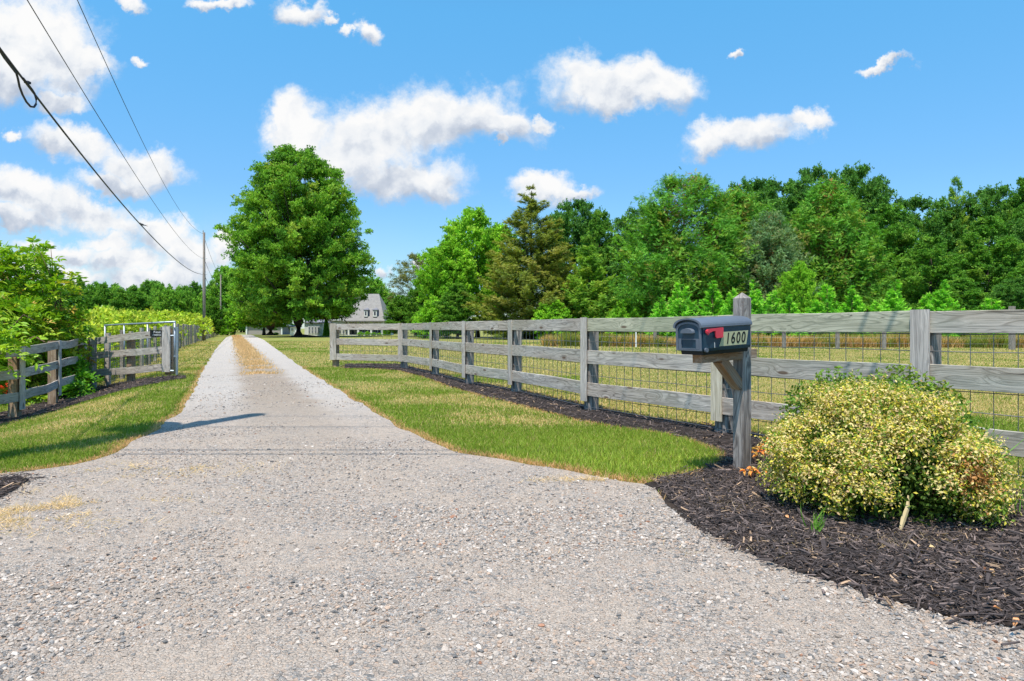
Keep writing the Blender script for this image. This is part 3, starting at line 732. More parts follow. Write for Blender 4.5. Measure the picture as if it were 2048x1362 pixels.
f_ = (Vector((sc_.x, sc_.y, 0)) - pl).dot(dl); q_ = pl + dl * f_; fr = Vector((dl.y, -dl.x, 0)); fr = fr if fr.y < 0 else -fr
sc_ = Vector((q_.x, q_.y, .985)) + fr * .036
sg = thing('sign', 'small black name sign with white script on the top rail by the gateway', 'sign', sc_)
mb = MB(); ang = math.atan2(dl.y, dl.x); mb.box(sc_, (.385, .012, .155), ang); mb.build('sign_plate', M['sign'], sg)
R4 = Matrix(((dl.x, 0, fr.x, 0), (dl.y, 0, fr.y, 0), (0, 1, 0, 0), (0, 0, 0, 1)))
text_mesh('lettering', 'Private', .075, M['letter'], sg, Matrix.Translation(fr * .0075 + Vector((0, 0, .028))) @ R4, .001, shear=.35)
text_mesh('lettering', 'Residence', .058, M['letter'], sg, Matrix.Translation(fr * .0075 + Vector((0, 0, -.036))) @ R4, .001, shear=.35)

# ------------------------------------------------------------------ metal gate standing open
GR, GL = Vector((-7.93, 16.05, 0)), Vector((-10.85, 18.2, 0))
gt = thing('pipe_gate', 'galvanised pipe gate standing open behind the fence wing', 'gate', (GR.x, GR.y, 0))
def gp(f, z): p = GR.lerp(GL, f); return (p.x, p.y, z - .07 * f)
mb = MB(); rr_ = .023
mb.tube([gp(0, .10), gp(0, 1.255)], rr_, 10); mb.tube([gp(1, .10), gp(1, 1.255)], rr_, 10)
mb.tube([gp(-.006, 1.255), gp(1.006, 1.255)], rr_, 10); mb.tube([gp(0, .10), gp(1, .10)], rr_, 10)
mb.build('gate_frame', M['galv'], gt, smooth=True)
mb = MB(); mb.tube([gp(.01, .93), gp(.47, .93)], .02, 8); mb.build('cross_bar', M['galv'], gt, smooth=True)
for f in (.36, .70):
    mb = MB(); mb.tube([gp(f, .12), gp(f, 1.235)], .02, 8); mb.build('stile', M['galv'], gt, smooth=True)
mb = MB()
for z in np.arange(.2, .92, .12): mb.tube([gp(.02, z), gp(.98, z)], .003, 4)
for f in np.arange(.05, .98, .055): mb.tube([gp(f, .11), gp(f, .93)], .003, 4)
mb.build('gate_mesh', M['wire'], gt)
mb = MB(); q = Vector(gp(0, 0)) + Vector((.075, -.05, 0)); mb.tube([(q.x, q.y, .02), (q.x + .01, q.y, 1.13)], .028, 10)
mb.box((q.x - .03, q.y + .02, 1.12), (.1, .03, .03)); mb.box((q.x - .03, q.y + .02, .45), (.1, .03, .03)); mb.build('latch_pipe', M['galv'], gt)

# ------------------------------------------------------------------ long wire fence down the left of the lane
lw = thing('wire_fence', 'long fence of grey posts and wire running beside the lane to the distance', 'fence', (-10.3, 17.3, -.3))
zs = [17.4]; 
while zs[-1] < 118: zs.append(zs[-1] + 2.0)
LP = [(-.402 * z - 3.30 + random.uniform(-.04, .04), z) for z in zs]
for (x, y) in LP:
    mb = MB(); g0 = float(terrain(x, y)); post(mb, x, y, g0 - .1, g0 + 1.36 + random.uniform(-.05, .05), .10, .10, random.uniform(-.5, .2)); mb.build('post', M['post'] if random.random() < .6 else M['rail'], lw)
mb = MB()
for z in np.arange(.12, 1.3, .145):
    mb.sweep([(x + .07, y - .02, float(terrain(x, y)) + z) for (x, y) in LP], [(.003 , 0), (0, .004), (-.003, 0), (0, -.004)])
for i in range(len(LP) - 1):
    if LP[i][1] > 60: break
    for k in range(8):
        x, y = lerp(LP[i], LP[i + 1], k / 8); g0 = float(terrain(x, y)); mb.sweep([(x + .07, y - .02, g0 + .1), (x + .07, y - .02, g0 + 1.3)], [(.003, 0), (0, .003), (-.003, 0), (0, -.003)], up=(0, 1, 0))
mb.build('wire_strands', M['wire'], lw)

# far fence of the paddock
ff = thing('wire_fence', 'distant post and wire fence along the weeds at the far side of the paddock', 'fence', (20, 36, 0))
fp = [(2.5, 44.5), (5.2, 43.6), (8.0, 42.5), (10.9, 41.2), (13.6, 40.2), (16.1, 39.2), (19.0, 38.4), (22.1, 37.4), (25.3, 36.4), (26.6, 35.9), (30, 34.8)]
fp = [(x, y) for x, y in fp]
FPX = [(1193, 42), (1310, 41), (1395, 40), (1568, 38.5), (1675, 37.5), (1768, 36.8), (1856, 36.2), (2024, 35.2), (2160, 34.4)]
fp = [((x - 1024) / F * z, z) for x, z in FPX]
for i, (x, y) in enumerate(fp):
    mb = MB(); post(mb, x, y, -.1, 1.25 if i != 7 else 2.25, .16 if i != 7 else .22, .16 if i != 7 else .22, .3); mb.build('post', M['pole'], ff)
mb = MB()
for z in (.3, .6, .9, 1.2): mb.sweep([(x, y - .08, z) for x, y in fp], [(.006, 0), (0, .006), (-.006, 0), (0, -.006)])
mb.build('wire_strands', M['wire'], ff)
st = thing('marker_stake', 'white marker stake standing in the paddock', 'stake', pz(1272, 691, 44)[:2] + (0,))
mb = MB(); x_, y_ = (1272 - 1024) / F * 40, 40.; st.location = (x_, y_, 0); post(mb, x_, y_, -.05, 1.0, .07, .05, .1, .03); mb.build('stake', M['white'], st)

# ------------------------------------------------------------------ mailbox on its post
PX, PY = 1.79, 5.31
av = Vector((-.845, -.535, 0)); bv = Vector((.535, -.845, 0)); up = Vector((0, 0, 1))
tilt = math.radians(2.6); at_ = (av * math.cos(tilt) - up * math.sin(tilt)).normalized(); ut = (up * math.cos(tilt) + av * math.sin(tilt)).normalized()
mp = thing('mailbox_post', 'weathered grey timber post with pointed top and bracket arm in the mulch', 'post', (PX, PY, 0))
aa = math.atan2(av.y, av.x)
mb = MB(); post(mb, PX, PY, -.1, 1.335, .10, .10, aa, .045); mb.build('upright', M['post'], mp)
arm0 = Vector((PX, PY, .902)) - at_ * .12; arm1 = Vector((PX, PY, .902)) + at_ * .50
off = bv * 0.0
mb = MB(); mb.sweep([arm0 + off + (arm1 - arm0) * k / 5 for k in range(6)], rect(.09, .07), up=tuple(ut)); mb.build('arm', M['arm'], mp)
br0 = Vector((PX, PY, .655)) + av * .045; br1 = Vector((PX, PY, .865)) + av * .26
mb = MB(); mb.sweep([br0.lerp(br1, k / 3) for k in range(4)], rect(.085, .075), up=(av.x, av.y, 1)); mb.build('brace', M['arm'], mp)

mbx = thing('mailbox', 'dark blue arched mailbox with a red flag and the number 1600 on its side', 'mailbox', Vector((PX, PY, .944)) + at_ * .3)
org = Vector((PX, PY, .946)) + at_ * .058 - ut * .0
def L2W(l, s, h): return org + at_ * l + bv * s + ut * h * 1.19          # l along the arm, s towards the number side, h up
Lb, Hw, He, Ha = .515, .128, .155, .205
def arch(hw, base, eave, top, n=14):
    pts = [(-hw, base), (hw, base)]
    for k in range(n + 1):
        a = math.pi * k / n; pts.append((hw * math.cos(a), eave + (top - eave) * math.sin(a) ** .8))
    return pts
def prism(mb, sec, l0, l1, draft=0.):
    n = len(sec); V = []
    for l in (l0, l1): V += [L2W(l, s, h) for s, h in sec]
    mb.add(V, [tuple(range(n)), tuple(range(2 * n - 1, n - 1, -1))] + [(j, (j + n), (j + 1) % n + n, (j + 1) % n) for j in range(n)])
# body narrows a little towards its foot
sec = [(-Hw * .93, .012), (Hw * .93, .012), (Hw, .03)] + arch(Hw, .03, He, Ha)[2:] + [(-Hw, .03)]
mb = MB(); prism(mb, sec, .0, Lb); mb.build('body', M['blue'], mbx)
mb = MB(); prism(mb, [(-Hw * .8, -.012), (Hw * .8, -.012), (Hw * .86, .0115), (-Hw * .86, .0115)], .01, Lb - .02); mb.build('base_tray', M['black'], mbx)
# roof shell with overhanging eaves and hood over the door
ro = [(s * 1.085, h) for s, h in arch(Hw, .03, He + .003, Ha + .010, 18)[2:]]; ri = [(s * .955, h - .007) for s, h in arch(Hw, .03, He + .003, Ha + .008, 18)[2:]][::-1]
sec = ro + ri; mb = MB(); n = len(sec); V = []
for l in (-.012, Lb + .026): V += [L2W(l, s, h) for s, h in sec]
nr = len(ro); Fc = [(j, j + n, (j + 1) % n + n, (j + 1) % n) for j in range(n)]
for l_, s_i in ((0, 1), (n, -1)):
    for j in range(nr - 1):
        q = (l_ + j, l_ + j + 1, l_ + 2 * nr - 2 - j, l_ + 2 * nr - 1 - j); Fc.append(q if s_i > 0 else q[::-1])
mb.add(V, Fc); mb.build('roof', M['blue_top'], mbx)
# door with a proud rim, two recessed panels, hood handle and hinge knob
dr = MB(); prism(dr, [(s * .95, h) for s, h in arch(Hw, .018, He - .012, Ha - .016, 12)], Lb + .0015, Lb + .010); door = dr.build('door', M['blue'], mbx)
rm = MB()
outer = [(s * .955, h) for s, h in arch(Hw, .016, He - .012, Ha - .014, 12)]; inner = [(s * .80, .02 + (h - .02) * .90 + .006) for s, h in arch(Hw, .016, He - .012, Ha - .014, 12)]
n = len(outer); V = [L2W(l, s, h) for l, cs in ((Lb + .0105, outer), (Lb + .0105, inner), (Lb + .016, outer), (Lb + .016, inner)) for s, h in cs]
Fc = []
for j in range(n):
    k = (j + 1) % n; Fc += [(2 * n + j, 2 * n + k, 3 * n + k, 3 * n + j), (j, k, 2 * n + k, 2 * n + j), (n + j, 3 * n + j, 3 * n + k, n + k)]
rm.add(V, Fc)
for (s0, s1, h0, h1) in [(-.098, .098, .083, .089), (-.098, -.070, .03, .083), (.070, .098, .03, .083), (-.098, .098, .024, .030)]:
    V = [L2W(l, s, h) for l in (Lb + .0105, Lb + .0145) for s, h in ((s0, h0), (s1, h0), (s1, h1), (s0, h1))]
    rm.add(V, [(0, 3, 2, 1), (4, 5, 6, 7), (0, 1, 5, 4), (1, 2, 6, 5), (2, 3, 7, 6), (3, 0, 4, 7)])
rm.build('door_rim', M['blue_top'], door)
hd = MB(); hs = [(-.062, .125), (.062, .125), (.060, .136)] + [(.058 * math.cos(math.pi * k / 10), .136 + .018 * math.sin(math.pi * k / 10)) for k in range(1, 10)] + [(-.060, .136)]
n = len(hs); V = [L2W(Lb + .011, s, h) for s, h in hs] + [L2W(Lb + .036, s * .92, h - .002) for s, h in hs]
hd.add(V, [tuple(range(n)), tuple(range(2 * n - 1, n - 1, -1))] + [(j, (j + n), (j + 1) % n + n, (j + 1) % n) for j in range(n)]); hd.build('handle', M['blue_top'], door)
kb = MB(); c0 = L2W(Lb - .022, Hw * .99, .020); kb.tube([c0, c0 + bv * .016], .016, 14); kb.build('hinge_knob', M['blue_top'], mbx)
# red flag: pivot, arm and blade on the number side
fl = MB()
def plate(mb, poly, s0, s1):
    n = len(poly); V = [L2W(l, s, h) for s in (s0, s1) for l, h in poly]
    mb.add(V, [tuple(range(n - 1, -1, -1)), tuple(range(n, 2 * n))] + [(j, (j + 1) % n, (j + 1) % n + n, j + n) for j in range(n)])
# lengths measured from the back; door end is Lb
poly = [(Lb - .022, .146), (Lb - .012, .140), (Lb - .014, .128), (Lb - .035, .114), (Lb - .050, .128), (Lb - .085, .136), (Lb - .110, .136), (Lb - .114, .100), (Lb - .120, .092), (Lb - .190, .094), (Lb - .196, .150), (Lb - .192, .155), (Lb - .030, .150)]
poly = [(l, h - .004) for l, h in poly]
plate(fl, poly[::-1], Hw + .010, Hw + .019); c0 = L2W(Lb - .030, Hw + .0, .132); fl.tube([c0, c0 + bv * .024], .009, 10); fl.build('flag', M['red'], mbx)
# number plate, slanted ends
np_ = MB(); plate(np_, [(Lb * .685, .036), (Lb * .585, .122), (.028, .122), (.055, .036)][::-1], Hw + .0015, Hw + .0035); pl_ = np_.build('number_plate', M['plate'], mbx)
ctr = L2W(.178, Hw + .0045, .078) - wloc(mbx)
R4 = Matrix(((-at_.x, ut.x, bv.x, 0), (-at_.y, ut.y, bv.y, 0), (-at_.z, ut.z, bv.z, 0), (0, 0, 0, 1)))
text_mesh('digits', '1600', .098, M['ink'], pl_, Matrix.Translation(ctr) @ R4 @ Matrix.Diagonal((.96, 1.17, 1, 1)), .0008, spacing=1.22, shear=.22, bold=.0012)
mk = MB(); plate(mk, [(Lb - .118, .030), (Lb - .113, .030), (Lb - .113, .062), (Lb - .118, .062)], Hw + .0012, Hw + .0022); mk.build('scratch', M['letter'], mbx)
# ------------------------------------------------------------------ foliage builders
def prof_r(prof, z): return np.interp(z, [p[0] for p in prof], [p[1] for p in prof], left=0, right=0)
def sample_prof(r, prof, n):
    z0, z1 = prof[0][0], prof[-1][0]; out = []; mx = max(p[1] for p in prof)
    while len(out) < n:
        z = r.uniform(z0, z1, n * 2); k = r.random(n * 2) * mx < prof_r(prof, z) + .15 * mx; out += list(z[k])
    return np.array(out[:n])
def pick_col(r, pal, key, jit=.22):
    pal = np.array(pal); f = np.clip(key, 0, .999) * (len(pal) - 1); i = f.astype(int); t = (f - i)[:, None]
    c = pal[i] * (1 - t) + pal[np.minimum(i + 1, len(pal) - 1)] * t
    return c * r.uniform(1 - jit, 1 + jit, (len(c), 1)) * r.uniform(.94, 1.06, c.shape)
def lobed_crown(seed, prof, ncl, cr, per, lsize, pal, squash=.72, amp=.20, tm=TUFTS, inner=.45, upb=.45, off=None, dead=None, plume=0., njit=.75, jit=.22):
    """crown of leaf clumps: every clump is a little dome of leaves, set in and on an uneven envelope"""
    r = np.random.default_rng(seed); z = sample_prof(r, prof, ncl); a = r.uniform(0, 2 * math.pi, ncl)
    ph = seed * 1.7
    lob = 1 + amp * (np.sin(3 * a + z * .55 + ph) * .5 + np.sin(5 * a - z * .9 + 2 * ph) * .35 + np.sin(2 * a + z * 1.7) * .4)
    R = prof_r(prof, z) * lob; rad = np.maximum(R - cr * .55, R * .3) * np.sqrt(r.uniform(inner ** 2, 1.0, ncl))
    c = np.stack([rad * np.cos(a), rad * np.sin(a), z], 1)
    if off is not None: c[:, 0] += off(z)
    crs = cr * np.clip(np.exp(r.normal(0, .38, ncl)), .45, 1.9); key = np.clip(r.normal(.5, .22, ncl), 0, 1)
    idx = np.repeat(np.arange(ncl), np.maximum(4, (per * (crs / cr) ** 2).astype(int))); n = len(idx)
    d = r.normal(size=(n, 3)); outw = c[idx] * np.array([1, 1, 0]); outw = unit(outw)
    d = unit(unit(d) + outw * .45 + np.array([0, 0, upb])); rad_ = r.uniform(.35, 1.08, n) ** .6; rad_ = np.where(r.random(n) < .04, rad_ * 1.22, rad_); p = c[idx] + d * (crs[idx] * rad_)[:, None] * np.array([1, 1, squash])
    N = unit(d + r.normal(size=(n, 3)) * njit); T_ = r.normal(size=(n, 3)) * (1 - .65 * plume) + d * .6 + plume * (outw * .5 + np.array([0, 0, 1.1]))
    if plume: N = unit(np.cross(T_, r.normal(size=(n, 3))) + outw * .4)
    S = lsize * r.uniform(.6, 1.3, n); C = pick_col(r, pal, key[idx] + r.normal(0, .12, n), jit)
    if dead is not None: C = np.where(((rad_ < .55) & (r.random(n) < .6))[:, None], np.array(dead) * r.uniform(.6, 1.3, (n, 1)), C)
    return scatter(tm, p, frames(N, T_), S, C, r), c
def branch_crown(seed, prof, nb, rise, per, size, pal, tm=SPRAYS, sparse_top=0., spread=.16, droop=0.):
    """conifer crown: sprays laid along upswept branches, tips standing free of the outline"""
    r = np.random.default_rng(seed); zt = sample_prof(r, prof, nb); H = prof[-1][0]
    a = r.uniform(0, 2 * math.pi, nb); R = prof_r(prof, zt) * r.uniform(.72, 1.12, nb) * (1 + .16 * np.sin(3 * a + zt) + .1 * np.sin(7 * a + 2 * zt))
    if sparse_top: k = r.random(nb) > sparse_top * sm(zt / H, .72, .95); zt, a, R = zt[k], a[k], R[k]; nb = len(zt)
    tip = np.stack([R * np.cos(a), R * np.sin(a), zt], 1); base = np.stack([0 * R, 0 * R, np.maximum(zt - R * rise, .1)], 1)
    m = np.maximum(5, (per * (.35 + R / max(p[1] for p in prof))).astype(int)); idx = np.repeat(np.arange(nb), m); n = len(idx)
    f = 1 - (1 - .22) * r.random(n) ** 1.5; f = np.minimum(f, 1.0); dv = tip[idx] - base[idx]; L = np.linalg.norm(dv, axis=1, keepdims=True); dn = dv / (L + 1e-6)
    p = base[idx] + dv * f[:, None]; p[:, 2] -= droop * (L[:, 0] * f) * (f ** 2)
    side = unit(np.cross(dn, np.array([0, 0, 1.0]))); w = spread * L[:, 0] * (1.1 - f) * 1.2 + spread * .25
    s = r.normal(0, 1, n); p += side * (s * w)[:, None]; p[:, 2] += r.normal(0, 1, n) * w * .35
    key = np.clip(r.normal(.5, .25, nb), 0, 1)
    T_ = dn + side * (s * .35)[:, None] + r.normal(size=(n, 3)) * .30 + np.array([0, 0, .22]); N = np.array([0, 0, 1.]) + r.normal(size=(n, 3)) * .55 + dn * .25
    C = pick_col(r, pal, key[idx] + (f - .7) * .5 + r.normal(0, .1, n)); S = size * r.uniform(.6, 1.25, n)
    return scatter(tm, p, frames(N, T_), S, C, r), tip
def twig_crown(seed, prof, nb, nt, nl, rise, tl, size, pal, tm=TUFTS, amp=.16, jit=.38, zs=.5, dead=None, flat=.6, gap=0.):
    """broadleaf crown: limbs carry side twigs, twigs carry leaves; outline and gaps come from the twigs"""
    r = np.random.default_rng(seed); zt = sample_prof(r, prof, nb); H = prof[-1][0]; a = r.uniform(0, 2 * math.pi, nb); ph = seed * 1.3
    if gap:                                                       # leave irregular holes between groups of limbs
        keep = fbm(a * 1.6 + 9, zt * .55, seed, 3) > gap; zt, a = zt[keep], a[keep]; nb = len(a)
    lob = 1 + amp * (np.sin(3 * a + zt * .5 + ph) * .5 + np.sin(5 * a - zt * .8 + 2 * ph) * .4 + np.sin(2 * a + zt * 1.6) * .4)
    R = prof_r(prof, zt) * lob * r.uniform(.55, 1.04, nb) ** .6; Rm = max(p[1] for p in prof)
    tip = np.stack([R * np.cos(a), R * np.sin(a), zt], 1); base = np.stack([0 * R, 0 * R, np.clip(zt - R * rise, .12 * H, None)], 1)
    idx = np.repeat(np.arange(nb), nt); n = len(idx); f = 1 - .62 * r.random(n) ** 1.25; dv = tip[idx] - base[idx]; L = np.linalg.norm(dv, axis=1, keepdims=True); dn = dv / (L + 1e-6)
    side = unit(np.cross(dn, np.array([0, 0, 1.]) + r.normal(size=(n, 3)) * .35)); s0 = base[idx] + dv * f[:, None]; s0[:, 2] += .08 * L[:, 0] * np.sin(np.pi * f)
    tdir = unit(dn * .8 + side * r.normal(0, .95, n)[:, None] + np.array([0, 0, 1.]) * r.normal(.28, .4, n)[:, None]); tlen = tl * r.uniform(.5, 1.35, n) * (1.15 - .35 * f)
    j = np.repeat(np.arange(n), nl); m = len(j); g = r.uniform(.15, 1.0, m) ** .7; p = s0[j] + tdir[j] * (tlen[j] * g)[:, None]
    p += r.normal(size=(m, 3)) * (tl * .17) * np.array([1, 1, flat]); p[:, 2] -= .12 * tlen[j] * g ** 2
    bk = np.clip(r.normal(.45, .2, nb), 0, 1); key = bk[idx][j] + r.normal(0, .10, n)[j] + r.normal(0, .08, m)
    N = unit(np.array([0, 0, 1.]) * .9 + r.normal(size=(m, 3)) * .85 + unit(p * np.array([1, 1, 0])) * .45); T_ = tdir[j] + r.normal(size=(m, 3)) * .8
    C = pick_col(r, pal, key, jit)
    if dead is not None: q = (f[j] < .62) & (r.random(m) < .55); C = np.where(q[:, None], np.array(dead) * r.uniform(.6, 1.3, (m, 1)), C)
    return scatter(tm, p, frames(N, T_), size * r.uniform(.6, 1.3, m), C, r), tip
def trunk_mesh(name, H, r0, tips, mat, seed=0, nl=14, top=.85, lean=0., base=.25, swell=1.5):
    rr = random.Random(seed); mb = MB(); path = []; sc_l = []
    for i in range(11):
        f = i / 10; path.append((lean * f * H + rr.uniform(-.02, .02) * H * .4 * f, rr.uniform(-.02, .02) * H * .4 * f, -.15 + H * top * f)); sc_l.append((swell if i == 0 else (1.12 if i == 1 else 1)) * (1 - .88 * f))
    mb.tube(path, r0, 10, scale=sc_l)
    tips = list(tips); rr.shuffle(tips); n = 0
    for t in tips:
        if n >= nl: break
        z = max(base * H, t[2] * .62 - rr.uniform(0, .05) * H); f = min(1, z / (H * top)); s_ = Vector(path[min(10, int(f * 10))]); s_.z = z; e = Vector(t) * 1.0
        if (e - s_).length < .6: continue
        q = [s_.lerp(e, k / 5) + Vector((0, 0, -.06 * (e - s_).length * math.sin(math.pi * k / 5))) for k in range(6)]
        mb.tube(q, max(.03, r0 * (1 - .88 * f) * .42), 6, scale=[1, .82, .66, .5, .34, .15]); n += 1
    me_o = mb.build(name, mat, None, smooth=True); me = me_o.data; bpy.data.objects.remove(me_o); return me

G_OAK = [(.045,.12,.018), (.075,.18,.022), (.11,.225,.028), (.155,.26,.04), (.20,.27,.05)]
G_LIGHT = [(.08,.19,.018), (.12,.26,.022), (.165,.32,.03), (.22,.34,.045)]
G_MID = [(.035,.10,.016), (.055,.145,.02), (.085,.185,.025), (.12,.21,.04)]
G_DARK = [(.036,.095,.022), (.052,.135,.028), (.072,.17,.034), (.10,.195,.042)]
G_CEDAR = [(.060,.090,.020), (.090,.128,.024), (.125,.155,.03), (.16,.165,.045)]
G_CYP = [(.030,.10,.016), (.045,.14,.02), (.065,.18,.025), (.085,.20,.03), (.12,.22,.035), (.17,.17,.05)]
G_CYPS = [(.04,.15,.018), (.085,.25,.024), (.13,.33,.035), (.21,.38,.06)]
G_BLUE = [(.05,.10,.05), (.07,.135,.065), (.10,.165,.08), (.16,.16,.09)]
G_PINE = [(.055,.075,.03), (.085,.11,.04), (.125,.14,.055), (.17,.155,.08)]
def norm(prof, H, R): return [(z * H, q * R) for z, q in prof]
PROT = {}
def proto(key, H, R, crown, tips, tr=.25, mat='bark', lmat='leaf', nl=14, top=.85, base=.25, seed=0, lean=0., swell=1.5):
    V, T, C = crown; PROT[key] = (H, R, trunk_mesh('trunk', H, tr, tips, M[mat], seed, nl, top, lean, base, swell), mesh_np('crown', V, T, M[lmat], C))
OAKP = [(30,60),(38,104),(52,130),(80,142),(116,141),(148,148),(181,146),(213,136),(262,122),(300,104),(333,82),(355,58),(372,24)]
oz = .0659
cr_, tips = twig_crown(101, [(a * oz, q * oz) for a, q in OAKP], 640, 17, 12, .55, 1.25, .27, G_OAK, gap=.24, amp=.11)
proto('oak', 24.5, 9.5, cr_, tips, .75, 'bark', nl=60, top=.86, base=.12, seed=3, swell=1.2)
DOME = [(.10,.45),(.2,.75),(.35,.95),(.5,1.0),(.66,.97),(.8,.86),(.91,.62),(1.0,.25)]
OVAL = [(.08,.55),(.25,.9),(.45,1.0),(.62,.88),(.78,.66),(.9,.38),(1.0,.08)]
cr_, tips = twig_crown(102, norm(DOME, 14, 5.2), 230, 13, 11, 1.0, 1.0, .25, G_LIGHT, gap=.3); proto('light', 14, 5.2, cr_, tips, .25, nl=16, seed=4)
cr_, tips = twig_crown(103, norm(OVAL, 15, 4.4), 230, 13, 11, 1.1, .95, .24, G_MID, gap=.3); proto('mid', 15, 4.4, cr_, tips, .25, nl=16, seed=5)
cr_, tips = twig_crown(104, norm(DOME, 14, 5.0), 240, 13, 11, .8, .9, .23, G_DARK, gap=.3); proto('dark', 14, 5.0, cr_, tips, .28, nl=16, seed=6)
cr_, tips = twig_crown(105, norm([(.02,.7),(.2,.95),(.45,1),(.7,.85),(.9,.5),(1,.15)], 4.5, 2.4), 110, 9, 9, .9, .55, .19, G_LIGHT); proto('bushy', 4.5, 2.4, cr_, tips, .08, nl=8, seed=7)
cr_, tips = twig_crown(106, norm([(.08,.5),(.3,.8),(.5,.97),(.68,1.0),(.82,.85),(.93,.5),(1,.15)], 14, 5.0), 200, 13, 12, .5, .9, .28, G_PINE, tm=SPRAYS, gap=.3, flat=.4); proto('pine', 14, 5.0, cr_, tips, .25, nl=20, seed=8)
cr_, tips = branch_crown(107, norm([(.02,.80),(.15,1.0),(.35,.92),(.55,.72),(.72,.50),(.86,.30),(.95,.14),(1,.03)], 16, 5.6), 620, .42, 110, .36, G_CEDAR, sparse_top=.55, spread=.13); proto('cedar', 16, 5.6, cr_, tips, .25, nl=60, top=.98, base=.1, seed=9, lmat='needle')
BIGC = [(.10,.70),(.2,.98),(.36,1.0),(.55,.93),(.72,.78),(.86,.55),(.95,.32),(1,.1)]
def cyp_big(seed, pal, H, R, key):
    cr1, tips = twig_crown(seed, norm(BIGC, H, R), 330, 12, 12, 1.15, .95, .30, pal, tm=SPRAYS, amp=.2, dead=(.15, .085, .035), flat=1.3, gap=.32)
    cr2, t2 = branch_crown(seed + 1, norm(BIGC, H, R * 1.03), 260, 1.2, 56, .32, pal, spread=.10)
    V = np.concatenate([cr1[0], cr2[0]]); T = np.concatenate([cr1[1], cr2[1] + len(cr1[0])]); C = np.concatenate([cr1[2], cr2[2]])
    proto(key, H, R, (V, T, C), tips, .3, 'bark_red', 'needle', nl=22, seed=seed)
cyp_big(110, G_CYP, 14, 4.8, 'cypress_a'); cyp_big(113, G_CYP, 14, 4.6, 'cypress_b'); cyp_big(116, G_BLUE, 13, 4.5, 'cypress_blue')
CONE = [(.0,.72),(.12,1.0),(.3,.86),(.5,.62),(.7,.38),(.88,.17),(1,.02)]
cr_, tips = branch_crown(120, norm(CONE, 4.2, 1.55), 190, 1.5, 60, .21, G_CYPS, spread=.10); proto('small_cypress', 4.2, 1.55, cr_, tips, .07, 'bark_red', 'needle', nl=10, top=.9, base=.05, seed=12)
cr_, tips = branch_crown(121, norm(CONE, 4.0, 1.45), 170, 1.35, 60, .21, G_CYPS, spread=.11); proto('small_cypress_b', 4.0, 1.45, cr_, tips, .07, 'bark_red', 'needle', nl=10, top=.9, base=.05, seed=13)
cr_, tips = branch_crown(122, norm([(.0,.8),(.2,1.0),(.45,.82),(.7,.5),(.88,.25),(1,.04)], 12, 3.8), 480, .9, 60, .36, [(.05,.13,.02),(.08,.18,.025),(.12,.22,.03),(.17,.24,.04)], spread=.12); proto('spire', 12, 3.8, cr_, tips, .2, nl=20, top=.95, base=.08, seed=14, lmat='needle')
cr_, tips = twig_crown(123, norm(DOME, 13, 5.5), 130, 11, 9, .9, 1.5, .46, [(.05,.13,.02), (.08,.19,.025), (.12,.24,.035), (.17,.27,.05)], gap=.26); proto('far', 13, 5.5, cr_, tips, .3, nl=8, seed=15)
cr_, tips = twig_crown(124, norm(OVAL, 14, 4.6), 130, 11, 9, 1.0, 1.4, .46, G_MID, gap=.26); proto('far_dark', 14, 4.6, cr_, tips, .3, nl=8, seed=16)

def tree(name, label, cat, key, px, ytop, wpx, Z, rot=None, group=None, sink=0.):
    H, R, tm_, cm_ = PROT[key]; x = (px - 1024) / F * Z; h = CH + (HOR - ytop) * Z / F; w = wpx * Z / F
    t = thing(name, label, cat, (x, Z, -sink), group); rot = random.uniform(0, 6.28) if rot is None else rot
    for nm, me in (('trunk', tm_), ('crown', cm_)):
        o = link(nm, me, t); o.rotation_euler = (0, 0, rot); o.scale = (w / (2 * R), w / (2 * R), (h + sink) / H)
    return t

tree('oak_tree', 'huge dense green oak standing alone beside the house and lane', 'tree', 'oak', 597, 305, 268, 90, rot=1.0)
tree('maple_tree', 'lower tree with yellowing leaves left of the huge oak, over the garage', 'tree', 'light', 528, 545, 128, 112)
tree('maple_tree', 'pale feathery tree rising behind the utility poles at the end of the lane', 'tree', 'far', 468, 536, 92, 150)
tree('shade_tree', 'dark tree closing the end of the lane left of the garage', 'tree', 'far_dark', 488, 596, 62, 190)
tree('shade_tree', 'dark tree at the lane end behind the transformer poles', 'tree', 'far_dark', 455, 580, 60, 185)
tree('round_shrub', 'small round green tree behind the wire fence near the lane end', 'tree', 'mid', 424, 596, 46, 92)
tree('yellow_bush', 'bright yellow-green bush where the wire fence meets the lane end', 'bush', 'bushy', 455, 634, 34, 108)
tree('shrub', 'dark shrubs between the garage and the white outbuilding', 'bush', 'far_dark', 568, 634, 40, 130)
